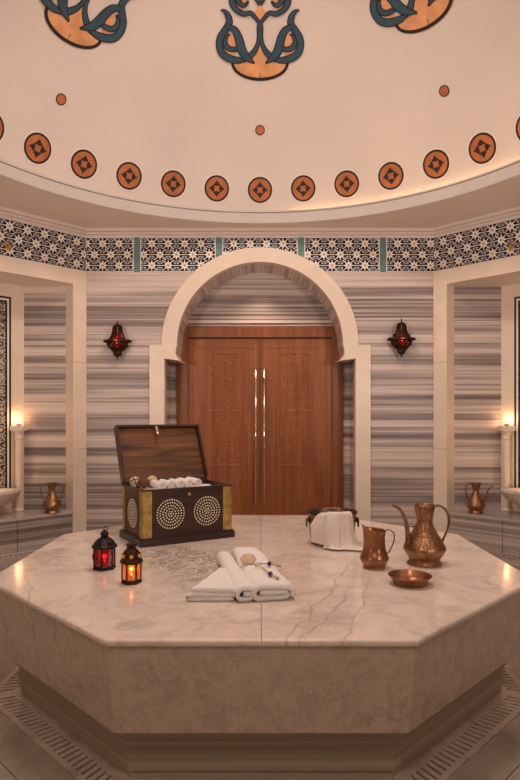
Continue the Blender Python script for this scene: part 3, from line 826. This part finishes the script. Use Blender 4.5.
def inch(x, y, z): return tuple(ch_m @ Vector((x, y, z)))
RZ = R_(31)
# folded cloth filling the chest
cl = MB(); gx, gy = 26, 16; x0, x1, y0, y1 = i_ + tk + .002, W_ - i_ - tk - .002, i_ + tk + .002, D_ - i_ - tk - .002
for j in range(gy + 1):
    for i in range(gx + 1):
        pass
vs = [(x0 + (x1 - x0) * i / gx, y0 + (y1 - y0) * j / gy, .318 + .008 * sin(i * .9 + j * .4) * sin(j * .7) - (.02 if i in (0, gx) or j in (0, gy) else 0)) for j in range(gy + 1) for i in range(gx + 1)]
cl.add(vs, [(j * (gx + 1) + i, j * (gx + 1) + i + 1, (j + 1) * (gx + 1) + i + 1, (j + 1) * (gx + 1) + i) for j in range(gy) for i in range(gx)], M['linen'], True)
cl.box(x0 + .004, x1 - .004, y0 + .004, y1 - .004, .0605, .296, M['linen'])
thing(cl.build('lining_cloth', loc=tuple(ch.location), rot=(0, 0, RZ), merge=False), 'white cloth filling the dark chest beneath the rolled towels', 'cloth')
# rolled towels (spiral ends)
def roll(r, ln):
    m = MB(); turns = 2.6; n_ = 54; t_ = r / turns * .62
    ys = [0, .004, .012, ln * .5, ln - .012, ln - .004, ln]; sc_ = [.93, .98, 1, 1.02, 1, .98, .93]
    rows = []
    for y, s_ in zip(ys, sc_):
        ring_ = []
        outer = []; inner = []
        for i in range(n_ + 1):
            a = turns * 2 * pi * i / n_; rr = r * (.12 + .88 * i / n_)
            outer.append((rr * cos(a) * s_, y, rr * sin(a) * s_)); q = max(.0005, rr - t_); inner.append((q * cos(a) * s_, y, q * sin(a) * s_))
        rows.append(outer + inner[::-1])
    k = len(rows[0])
    m.add([p for r_ in rows for p in r_], [(j * k + i, j * k + (i + 1) % k, (j + 1) * k + (i + 1) % k, (j + 1) * k + i) for j in range(len(rows) - 1) for i in range(k)], M['terry'], True)
    for base in (0, (len(rows) - 1) * k):
        o_ = base; m.add([rows[0 if base == 0 else -1][i] for i in range(k)], [(i, i + 1, k - 2 - i, k - 1 - i) for i in range(k // 2 - 1)], M['terry'])
    return m
names = ['leftmost of the five small rolled towels in the chest, beside the cream ball', 'second from left of the five small white rolled towels in the chest', 'middle one of the five small white rolled towels in the chest', 'second from right of the five small white rolled towels in the chest', 'rightmost of the five small white rolled towels, near the open chest edge']
rproto = roll(.030, .17)
for k, lb in enumerate(names):
    x = .179 + k * .062
    o = rproto.build('rolled_towel', loc=inch(x, .09 + .012 * (k % 2), .356), rot=(0, R_(k * 47 + 200), RZ)) if k == 0 else None
    if k == 0: first = o
    else:
        o = first.copy(); COL.objects.link(o); o.location = inch(x, .09 + .012 * (k % 2), .356 + .002 * (k == 4)); o.rotation_euler = (Matrix.Rotation(RZ, 4, 'Z') @ Matrix.Rotation(R_(k * 47 + 200), 4, 'Y')).to_euler()
    thing(o, lb, 'towel', 'small rolled towels in the chest')
first.rotation_euler = (Matrix.Rotation(RZ, 4, 'Z') @ Matrix.Rotation(R_(200), 4, 'Y')).to_euler()
for (x, y, r, mt, lb, band) in ((.078, .326, .036, 'ball_cream', 'cream ball with a dark crossing band in the chest left corner', True), (.112, .258, .036, 'ball_brown', 'dark brown fibre ball between the two cream balls in the chest', False), (.197, .330, .036, 'ball_cream', 'plain cream ball in the chest beside the first rolled towel', False)):
    b_ = MB(); b_.sphere((0, 0, 0), r, M[mt], 28, 18)
    o = thing(b_.build('decorative_ball', loc=inch(x, y, .326 + r)), lb, 'ball', 'decorative balls in the chest')
    if band:
        bb = MB()
        for nrm in (Vector((.9, .3, .35)), Vector((-.3, .5, .8))):
            nrm.normalize(); a = nrm.orthogonal().normalized(); c = nrm.cross(a)
            bb.tube([(a * cos(2 * pi * i / 32) + c * sin(2 * pi * i / 32)) * (r + .0005) for i in range(32)], .003, M['band'], 6, closed=True)
        bb.build('band', parent=o)

# ------------------------------------------------------------------ lanterns
def flame_mb(m, c, h=.022, r=.006):
    m.lathe([(1e-5, 0), (r * .8, h * .15), (r, h * .35), (r * .6, h * .7), (1e-5, h)], M['flame'], c, 12)
def lantern(name, px, py, rad, hb, label, glass, metal, kind, rz):
    x, y, z = G(px, py)
    e_ = empty(name, (x, y, ZT), label, 'lantern', rz)
    n_ = 6
    b = MB(); b.lathe([(1e-5, .0), (rad * 1.02, .0), (rad * 1.05, .006), (rad * .95, .014), (rad * .92, .018), (1e-5, .018)], metal, n=n_, smooth=False); b.build('base', parent=e_)
    zt = hb
    for k in range(n_):
        a = 2 * pi * k / n_; b_ = MB()
        b_.tube([(rad * .92 * cos(a), rad * .92 * sin(a), .016), (rad * .92 * cos(a), rad * .92 * sin(a), zt)], .0045, metal, 6)
        b_.build('frame_post', parent=e_)
    for k in range(n_):
        a, c = 2 * pi * k / n_ + .07, 2 * pi * (k + 1) / n_ - .07; g = MB(); rr = rad * .89
        p0, p1 = (rr * cos(a), rr * sin(a)), (rr * cos(c), rr * sin(c)); q0, q1 = (p0[0] * .97, p0[1] * .97), (p1[0] * .97, p1[1] * .97)
        g.hexa([(p0[0], p0[1], .019), (p1[0], p1[1], .019), (q1[0], q1[1], .019), (q0[0], q0[1], .019), (p0[0], p0[1], zt - .002), (p1[0], p1[1], zt - .002), (q1[0], q1[1], zt - .002), (q0[0], q0[1], zt - .002)], glass)
        g.build('glass_pane', parent=e_)
    rf = MB()
    if kind == 'cone':
        rf.lathe([(rad * .9, zt), (rad * 1.14, zt), (rad * 1.14, zt + .008), (rad * 1.0, zt + .014), (rad * .86, zt + .030), (rad * .60, zt + .044), (rad * .34, zt + .052), (rad * .32, zt + .064), (rad * .42, zt + .068), (rad * .30, zt + .076), (rad * .16, zt + .086), (1e-5, zt + .09)], metal, n=12, smooth=False)
    else:
        rf.lathe([(rad * .9, zt), (rad * 1.10, zt), (rad * 1.10, zt + .010), (rad * .98, zt + .018), (rad * .90, zt + .036), (rad * .70, zt + .056), (rad * .45, zt + .068), (rad * .42, zt + .078), (rad * .52, zt + .084), (rad * .46, zt + .090), (1e-5, zt + .090)], metal, n=12, smooth=False, flute=.05, fn=6)
    roof = rf.build('roof', parent=e_)
    if kind == 'cone':
        rg = MB(); rg.tube([(.006 + .010 * cos(2 * pi * i / 20), .003 * sin(2 * pi * i / 20), zt + .096 + .010 * sin(2 * pi * i / 20)) for i in range(20)], .0026, metal, 6, closed=True); rg.build('carry_ring', parent=e_)
        lt = MB()
        lt.tube([(-rad * 1.0, -.01, .05), (-rad * 1.1, -.01, .07), (-rad * 1.0, -.01, .09)], .003, metal, 6); lt.build('latch', parent=e_)
    else:
        for k in range(6):
            a = 2 * pi * (k + .5) / 6; dmb = MB(); dmb.sphere((rad * .90 * cos(a), rad * .90 * sin(a), zt + .034), .010, glass, 10, 8); dmb.build('glass_boss', parent=e_)
    c = MB(); c.lathe([(1e-5, .0185), (.018, .0185), (.018, .034), (1e-5, .034)], M['wax'], n=16); flame_mb(c, (0, 0, .034), .020, .0055); c.build('candle', parent=e_)
    light('lantern_glow', 'POINT', (x, y, ZT + .065), .14, (1, .45, .2), .01)
    return e_
lantern('lantern', 104.5, 568.5, .058, .112, 'taller black metal lantern with red glass and a top ring', M['red_glass'], M['black_metal'], 'cone', R_(30))
lantern('lantern', 131.5, 582.5, .047, .095, 'smaller bronze domed lantern glowing amber in front of the chest', M['amber_glass'], M['bronze_metal'], 'dome', R_(12))

# ------------------------------------------------------------------ towels
def ribbon_towel(path, th, ln, taper=1.0, mat=None, wedge=None):
    pts = catmull(path, 6); n_ = len(pts); a_, b_ = [], []
    for i, (x, z) in enumerate(pts):
        p, q = pts[max(0, i - 1)], pts[min(n_ - 1, i + 1)]
        dx, dz = q[0] - p[0], q[1] - p[1]; l = max(1e-6, sqrt(dx * dx + dz * dz)); nx, nz = -dz / l, dx / l
        f_ = min(1, .45 + i * .3, .45 + (n_ - 1 - i) * .3)
        a_.append((x + nx * th / 2 * f_, z + nz * th / 2 * f_)); b_.append((x - nx * th / 2 * f_, z - nz * th / 2 * f_))
    sec = a_ + b_[::-1]; k = len(sec); m = MB(); rows = []
    cxm = (min(p[0] for p in sec) + max(p[0] for p in sec)) / 2
    NS = 22
    for j in range(NS + 1):
        y = ln * j / NS; s_ = 1 - (1 - taper) * j / NS; q_ = j / NS
        eg = 1 - .05 * (max(0, 1 - j / 1.5) ** 2) - .05 * (max(0, 1 - (NS - j) / 1.5) ** 2)
        rows += [((wedge[0] * q_ + x / wedge[2] * (wedge[2] - wedge[0] * q_ - wedge[1] * q_)) if wedge else cxm + (x - cxm) * s_ * (.97 + .03 * eg) + .003 * sin(j * .8), y, max(.0006, z * eg + (.0016 * sin(j * .9 + x * 30) if z > .03 else 0))) for x, z in sec]
    m.add(rows, [(j * k + i, j * k + (i + 1) % k, (j + 1) * k + (i + 1) % k, (j + 1) * k + i) for j in range(NS) for i in range(k)], mat or M['terry'], True)
    h = k // 2
    for j in (0, NS): m.add(rows[j * k:(j + 1) * k], [(i, i + 1, k - 2 - i, k - 1 - i) for i in range(h - 1)], mat or M['terry'], True)
    return m
t_ = .0205
right_path = [(.140, .034), (.08, .034), (.035, .033), (.020, .022), (.035, .0115), (.09, .011), (.148, .0115), (.166, .020), (.170, .036), (.158, .052), (.12, .058), (.06, .060), (.02, .056), (.006, .040), (.004, .018), (.012, .0108)]
right_path = [(.03, .036), (.09, .037), (.134, .0365)] + [(.150, .028), (.138, .0125), (.08, .0130), (.03, .0112), (.010, .020), (.006, .038), (.018, .056), (.06, .0605), (.12, .060), (.160, .054), (.176, .036), (.170, .016)]
o = ribbon_towel(right_path, t_, .76, .80).build('folded_towel', loc=(-.030, 2.475, ZT + .0006), rot=(0, 0, R_(10.5)))
thing(o, 'wide white folded towel on the right, carrying the round tan charm', 'towel', 'folded white towels on the platform')
mid_path = [(.035, .034), (.060, .033), (.078, .028), (.070, .013), (.04, .011), (.018, .012), (.006, .026), (.010, .046), (.030, .058), (.058, .058), (.082, .050), (.092, .030), (.088, .012)]
mid_path = [(x * .84, z) for x, z in mid_path]
o = ribbon_towel(mid_path, .0175, .68, .85).build('folded_towel', loc=(-.098, 2.465, ZT + .0006), rot=(0, 0, R_(11.5)))
thing(o, 'narrow white folded towel lying between the two other white towels', 'towel', 'folded white towels on the platform')
left_path = [(.205, .010), (.12, .010), (.03, .010), (.006, .018), (.03, .030), (.12, .030), (.195, .030), (.210, .040), (.19, .050), (.10, .051), (.02, .050)]
o = ribbon_towel(left_path, .0185, .34, wedge=(.115, .060, .21)).build('folded_towel', loc=(-.314, 2.482, ZT + .0006))
thing(o, 'short white towel folded in flat layers, leftmost of the towels', 'towel', 'folded white towels on the platform')

# charm on the right towel
h0 = .0745
cx_, cy_, cz_ = G(249, 562.5, h0)
cm = empty('bath_charm', (cx_, cy_, cz_), 'round tan disc charm with brass ring and two purple beads on the towel', 'charm')
b = MB(); b.lathe([(1e-5, .0), (.030, .0), (.037, .004), (.038, .009), (.034, .014), (1e-5, .016)], M['tag'], n=28, flute=.03, fn=8, sy=.9); b.build('disc', parent=cm, loc=(-.004, 0, .012), rot=(R_(35), 0, 0))
def rel(px, py, h=h0 + .006):
    q = G(px, py, h); return (q[0] - cx_, q[1] - cy_, q[2] - cz_)
r0 = rel(258.5, 564.5, h0 + .014)
b = MB(); b.tube([(r0[0] + .016 * cos(2 * pi * i / 24), r0[1] + .020 * sin(2 * pi * i / 24), r0[2] + .004 * cos(2 * pi * i / 24)) for i in range(24)], .0028, M['brass'], 6, closed=True); b.build('ring', parent=cm)
for (q1, q2, q3) in (((262, 563.5), (269.3, 563.6), (281, 566.5)), ((262, 567), (270.3, 574), (278.5, 578.5))):
    a, c, e_ = rel(*q1), rel(*q2, h0 + .010), rel(*q3, h0 + .003)
    b = MB(); b.tube([a, c, e_], [.0025, .003, .0055], M['cord'], 6); b.build('cord', parent=cm)
    b = MB(); b.sphere(c, .0115, M['bead'], 14, 10); b.build('bead', parent=cm)

# ------------------------------------------------------------------ copper vessels
def handle(parent, pts, r, mat, name='handle', flat=1.0):
    m = MB(); m.tube(catmull(pts, 7), r, mat, 8, flat=flat); return m.build(name, parent=parent)
def vessel(prof, mat, n=48, inner=None, **kw):
    m = MB(); m.lathe(catmull(prof, 4), mat, n=n, **kw)
    if inner: m.lathe(inner, M['tin'], n=n)
    return m
# big long-spouted ewer
ex, ey, _ = G(424.5, 563.5)
ew = empty('copper_ewer', (ex, ey, ZT), 'tall hammered copper ewer with long curved spout, right side of platform', 'ewer')
u = ey / F
prof = [(1e-4, .001), (.086, .001), (.089, .006), (.083, .016), (.079, .024), (.092, .045), (.108, .072), (.111, .088), (.100, .112), (.078, .148), (.056, .188), (.042, .218), (.038, .232), (.041, .244), (.050, .280), (.055, .306), (.0565, .312), (.053, .312), (.038, .262), (.034, .232)]
vessel(prof, M['copper']).build('body', parent=ew)
b = MB(); b.tube([(.0385 * cos(2 * pi * i / 36), .0385 * sin(2 * pi * i / 36), .232) for i in range(36)], .003, M['copper_dark'], 6, closed=True)
b.build('collar', parent=ew)
b = MB(); b.tube([(.110 * cos(2 * pi * i / 36), .110 * sin(2 * pi * i / 36), .082) for i in range(36)], .0022, M['copper_dark'], 6, closed=True); b.build('belly_band', parent=ew)
sp = [(-.092, -.02, .088, .020), (-.096, -.03, .15, .0145), (-.104, -.035, .205, .0115), (-.118, -.04, .255, .009), (-.145, -.045, .300, .0075), (-.185, -.05, .320, .006)]
q = catmull(sp, 7); b = MB(); b.tube([p[:3] for p in q], [p[3] for p in q], M['copper_dark'], 12); b.build('spout', parent=ew)
handle(ew, [(.052, 0, .305), (.078, 0, .310), (.110, 0, .290), (.132, 0, .240), (.122, 0, .180), (.100, 0, .130), (.094, 0, .108)], .0062, M['copper_dark'])
# small jug
jx, jy, _ = G(374.3, 567.5)
jg = empty('copper_jug', (jx, jy, ZT), 'small plain copper jug with raised lip in front of the bucket', 'jug')
def lip(rr, z, a, j):
    k = max(0, (z - .12) / .09)
    return rr * (1 + .10 * k * max(0, cos(a - pi)) ** 2), z + .030 * k * max(0, cos(a - pi)) ** 3 - .006 * k * cos(a) ** 2 * (1 if cos(a) > 0 else 0)
vessel([(1e-4, .001), (.052, .001), (.055, .006), (.057, .012), (.070, .036), (.074, .052), (.068, .072), (.059, .098), (.0555, .13), (.0555, .17), (.059, .196), (.057, .1975), (.053, .17), (.052, .13)], M['copper_smooth'], mod=lip).build('body', parent=jg)
b = MB(); b.tube([(.0725 * cos(2 * pi * i / 36), .0725 * sin(2 * pi * i / 36), .046) for i in range(36)], .0025, M['copper_dark'], 6, closed=True); b.build('belly_band', parent=jg)
handle(jg, [(.056, 0, .190), (.076, 0, .198), (.100, 0, .180), (.104, 0, .150), (.090, 0, .105), (.072, 0, .075)], .0036, M['copper_dark'])
# dish
dx_, dy_, _ = G(409.8, 584)
b = MB(); b.lathe(catmull([(1e-4, .001), (.066, .001), (.078, .010), (.093, .036), (.099, .040), (.100, .0425), (.096, .043), (.080, .015), (.064, .0055), (1e-4, .005)], 4), M['copper_smooth'], n=48)
ds = empty('copper_dish', (dx_, dy_, ZT), 'shallow round copper dish at the front of the copper vessels', 'dish'); b.build('bowl', parent=ds)
b = MB(); b.tube([(.099 * cos(2 * pi * i / 48), .099 * sin(2 * pi * i / 48), .042) for i in range(48)], .0026, M['copper_dark'], 6, closed=True); b.build('rim', parent=ds)
# bucket
bx, by, _ = G(332, 543)
by += 0.0
bk = empty('copper_bucket', (bx, by, ZT), 'round dark copper bucket holding a white cloth', 'bucket')
b = MB(); b.lathe(catmull([(1e-4, .001), (.118, .001), (.128, .006), (.134, .03), (.142, .10), (.149, .175), (.151, .196), (.145, .197), (.142, .17), (.134, .09), (.124, .02), (1e-4, .015)], 4), M['copper_dark'], n=56); b.lathe([(1e-4, .018), (.122, .022), (.132, .09), (.1405, .17), (.1435, .192)], M['tin'], n=56); b.build('body', parent=bk)
b = MB(); b.tube([(.1535 * cos(2 * pi * i / 56), .1535 * sin(2 * pi * i / 56), .196) for i in range(56)], .006, M['black_metal'], 8, closed=True); b.build('rim', parent=bk)
for s in (-1, 1):
    b = MB(); b.box(s * .146 - .007, s * .146 + .007, -.035, -.005, .135, .165, M['bronze_metal']); 
    b.tube([(s * .160, -.020 + .022 * cos(2 * pi * i / 20), .132 + .026 * sin(2 * pi * i / 20)) for i in range(20)], .0036, M['bronze_metal'], 6, closed=True)
    b.build('ring_handle', parent=bk, merge=False)
# draped cloth
dcl = MB()
def cloth_sheet(a_top0, a_top1, a_bot0, a_bot1, hem0, hem1, lift, nf, ph, toe):
    NU, NV = 40, 44
    pr = [(.126, .165), (.137, .190), (.152, .2085), (.163, .206), (.168, .188), (.166, .15), (.163, .11), (.160, .07), (.160, .035), (.168, .012), (.195, .006), (.235, .006)]
    pr = catmull(pr, 4); L_ = len(pr) - 1; vs = []
    for j in range(NV + 1):
        for i in range(NU + 1):
            t = i / NU; v = j / NV
            reach = hem0 + (hem1 - hem0) * t + .02 * sin(t * 6 + ph)
            k = v * reach * L_; k0 = min(L_ - 1, int(k)); fr = k - k0
            r_ = pr[k0][0] + (pr[k0 + 1][0] - pr[k0][0]) * fr; z_ = pr[k0][1] + (pr[k0 + 1][1] - pr[k0][1]) * fr
            w_ = min(1, max(0, (v - .18) / .5))
            fold = w_ * (.009 * sin(nf * t * 2 * pi + ph + 1.3 * v) + .004 * sin(nf * 2.3 * t * 2 * pi + ph))
            e = w_ ** 1.3
            aa = R_(a_top0 + (a_bot0 - a_top0) * e) + (R_(a_top1 + (a_bot1 - a_top1) * e) - R_(a_top0 + (a_bot0 - a_top0) * e)) * t
            rr = r_ + lift + fold + .010 * w_ + toe * t * max(0, v - .6) * .12
            vs.append((rr * cos(aa), rr * sin(aa), max(.003 + lift, z_ + (lift if v < .35 else 0))))
    dcl.add(vs, [(j * (NU + 1) + i, j * (NU + 1) + i + 1, (j + 1) * (NU + 1) + i + 1, (j + 1) * (NU + 1) + i) for j in range(NV) for i in range(NU)], M['linen'], True)
cloth_sheet(-114, -86, -140, -80, .72, .84, .0, 1.6, .4, 0)
cloth_sheet(-106, -58, -112, -46, .88, 1.0, .007, 2.2, 2.0, 1)
o = dcl.build('draped_cloth', loc=(bx, by, ZT)); thing(o, 'white cloth draped over the front rim of the copper bucket', 'cloth')
sm = o.modifiers.new('thick', 'SOLIDIFY'); sm.thickness = .004; sm.offset = 1

# ------------------------------------------------------------------ alcove furniture
for sx, side in ((-1, 'left'), (1, 'right')):
    T = diag(sx); rq = .449 if sx < 0 else .487
    for uu, first_ in ((rq + .081, True), (DL - rq - .081, False)):
        x, y, _ = T(uu, 0, rq - .064)
        where = 'nearest the door wall' if first_ else 'farther from the door'
        c = empty('stone_column', (x, y, .415), 'slim cream stone column in the %s alcove, the one %s' % (side, where), 'column')
        b = MB(); b.lathe([(1e-4, 0), (.050, 0), (.050, .02), (.042, .028), (.038, .04)], M['limestone'], n=20); b.build('base', parent=c)
        b = MB(); b.lathe([(.036, .04), (.036, .725)], M['limestone'], n=24, flute=.02, fn=8); b.build('shaft', parent=c)
        b = MB(); b.lathe([(.036, .725), (.045, .728), (.045, .740), (.039, .744), (.040, .77), (.052, .80), (.060, .812)], M['limestone'], n=20); b.box(-.062, .062, -.062, .062, .812, .860, M['limestone']); b.build('capital', parent=c, merge=False)
        cd = empty('tealight', (x, y, 1.2755), 'lit tealight on top of the %s alcove column %s' % (side, where), 'candle')
        b = MB(); b.lathe([(1e-4, .0), (.020, .0), (.024, .022), (.0235, .022), (.019, .004), (1e-4, .004)], M['clear_glass'], n=20); b.build('glass_cup', parent=cd)
        b = MB(); b.lathe([(1e-4, .0045), (.017, .0045), (.017, .014), (1e-4, .014)], M['wax'], n=16); b.build('wax', parent=cd)
        b = MB(); flame_mb(b, (0, 0, .015), .030, .009); b.build('flame', parent=cd)
        light('tealight_glow', 'POINT', (x, y, 1.345), .6, (1, .55, .25), .015)
    # kurna basin
    x, y, _ = T(DL / 2, 0, rq - .244)
    bs = empty('marble_basin', (x, y, .415), 'white fluted marble washbasin on the %s alcove bench' % side, 'basin', R_(45 * sx * -1)); bs.location.z = .4155
    b = MB(); b.lathe(catmull([(1e-4, .0), (.16, .0), (.17, .012), (.15, .03), (.22, .055), (.36, .105), (.47, .175), (.492, .212)], 4), M['basin'], n=96, sy=.44, flute=.028, fn=36); b.build('bowl', parent=bs)
    b = MB(); b.lathe([(.485, .210), (.502, .212), (.510, .222), (.510, .242), (.50, .252), (.455, .252), (.44, .235), (.36, .13), (.2, .07), (1e-4, .06)], M['basin'], n=72, sy=.44); b.build('rim', parent=bs)
    x2, y2, _ = T(DL / 2, 0, rq - .244)
    cd = empty('tealight', (x2, y2, .415 + .062), 'tealight glowing inside the %s marble basin' % side, 'candle')  # added candle, out of view, to give the glow a source
    b = MB(); b.lathe([(1e-4, .0), (.020, .0), (.020, .014), (1e-4, .014)], M['wax'], n=16); b.build('wax', parent=cd)
    b = MB(); flame_mb(b, (0, 0, .015), .030, .009); b.build('flame', parent=cd)
    light('basin_glow', 'POINT', (x2, y2, .415 + .235), 2.2, (1, .62, .33), .03)  # added warm light for the tiles behind the basin, source unseen
    # brass eye in the frieze
    x, y, z = T(.791, 2.945, -.008)
    b = MB(); b.lathe([(1e-4, .006), (.014, .006), (.016, .014), (.026, .014), (.030, .004), (.030, 0)], M['brass'], n=20)
    o = b.build('brass_spout', loc=(x, y, z), rot=(pi / 2, 0, R_(45 * sx * -1)))
    thing(o, 'small round brass fitting set into the star tiles on the %s wall' % side, 'fitting')

# alcove ewers
vx, vy = (52 - 260) / F * 5.80, 5.80
ve = empty('copper_vase', (vx, vy, .415), 'two-handled copper vase on the left alcove bench', 'vase')
pf2 = [(1e-4, .001), (.066, .001), (.068, .012), (.062, .030), (.084, .058), (.090, .078), (.074, .115), (.052, .160), (.034, .200), (.028, .220), (.034, .248), (.046, .282), (.050, .294), (.046, .294), (.030, .240), (.024, .215)]
vessel(pf2, M['copper']).build('body', parent=ve)
for s in (-1, 1): handle(ve, [(s * .045, 0, .285), (s * .085, 0, .290), (s * .118, 0, .270), (s * .112, 0, .220), (s * .096, 0, .160), (s * .084, 0, .105)], .0045, M['copper_smooth'])
vx, vy = (476 - 260) / F * 5.80, 5.80
ve = empty('copper_ewer', (vx, vy, .415), 'copper ewer with a spout on the right alcove bench', 'ewer')
vessel(pf2, M['copper']).build('body', parent=ve)
handle(ve, [(-.045, 0, .290), (-.075, 0, .295), (-.100, 0, .260), (-.100, 0, .200), (-.084, 0, .150), (-.066, 0, .130)], .0055, M['copper_dark'])
q = catmull([(.070, 0, .085, .014), (.085, 0, .13, .010), (.105, 0, .19, .008), (.13, 0, .24, .0065), (.16, 0, .262, .005), (.178, 0, .262, .0045)], 6)
b = MB(); b.tube([p[:3] for p in q], [p[3] for p in q], M['copper_dark'], 10); b.build('spout', parent=ve)

# ------------------------------------------------------------------ wall sconces
def sconce(px, py, label, flip):
    yy = YB - .085; x = (px - 260) / F * yy; z = CZ + (HY - py) / F * yy
    e_ = empty('wall_sconce', (x, yy + .083, z), label, 'sconce')
    b = MB(); b.lathe([(1e-4, 0), (.05, 0), (.055, .008), (.045, .012), (1e-4, .014)], M['bronze_metal'], n=20); b.build('backplate', parent=e_, rot=(pi / 2, 0, 0))
    b = MB(); b.tube([(0, -.01, 0), (0, -.055, .0)], .008, M['bronze_metal'], 8); b.build('arm', parent=e_)
    cy = -.083
    b = MB()
    b.lathe([(.128, -.018), (.142, -.014), (.145, .006), (.128, .012), (.10, .014), (.098, -.012), (.128, -.018)], M['bronze_metal'], (0, cy, 0), 32, sy=.56); b.build('gallery_ring', parent=e_)
    b = MB()
    if flip: b.lathe([(.088, .012), (.09, .05), (.075, .054), (.03, .060)], M['bronze_metal'], (0, cy, 0), 8, sy=.6, smooth=False)
    b.lathe([(.022, .150), (.020, .166), (.008, .172), (.005, .205), (1e-4, .21)], M['bronze_metal'], (0, cy, 0), 12)
    for k in range(8):
        a = 2 * pi * (k + .5) / 8
        pts = [(.088, .012), (.066, .045), (.050, .09), (.046, .125), (.036, .150), (.020, .160)]
        b.tube([(r * cos(a), cy + .62 * r * sin(a), zz) for r, zz in catmull(pts, 4)], .0085, M['bronze_metal'], 6)
    b.build('cage', parent=e_, merge=False)
    g = MB(); g.lathe([(1e-4, .085), (.025, .08), (.042, .05), (.060, .012), (.066, -.01), (.056, -.05), (.036, -.082), (1e-4, -.086)], M['red_glass'], (0, cy, 0), 20, sy=.6); g.build('glass', parent=e_)
    b = MB()
    b.lathe([(.088, -.014), (.080, -.055), (.052, -.085), (.044, -.105), (.044, -.135), (.030, -.150), (.012, -.158), (.006, -.185), (1e-4, -.19)], M['bronze_metal'], (0, cy, 0), 8, sy=.6, smooth=False)
    # pierced lower cup: keep only ribs where the glass shows
    b2 = MB()
    for k in range(8):
        a = 2 * pi * (k + .5) / 8
        pts = [(.098, -.012), (.096, -.05), (.066, -.078), (.050, -.10)]
        b2.tube([(r * cos(a), cy + .62 * r * sin(a), zz) for r, zz in catmull(pts, 4)], .0125, M['bronze_metal'], 6)
    b2.lathe([(.062, -.074), (.058, -.086), (.054, -.09), (.046, -.105), (.044, -.135), (.030, -.150), (.012, -.158), (.006, -.185), (1e-4, -.19)], M['bronze_metal'], (0, cy, 0), 8, sy=.6, smooth=False)
    b2.build('lower_cup', parent=e_, merge=False)
    light('sconce_glow', 'POINT', (x, yy - .10, z + .0), .5, (1, .25, .12), .02)
sconce(117.5, 341, 'bronze wall lantern with red glass left of the arch', False)
sconce(401.5, 339, 'bronze wall lantern with red glass right of the arch', True)
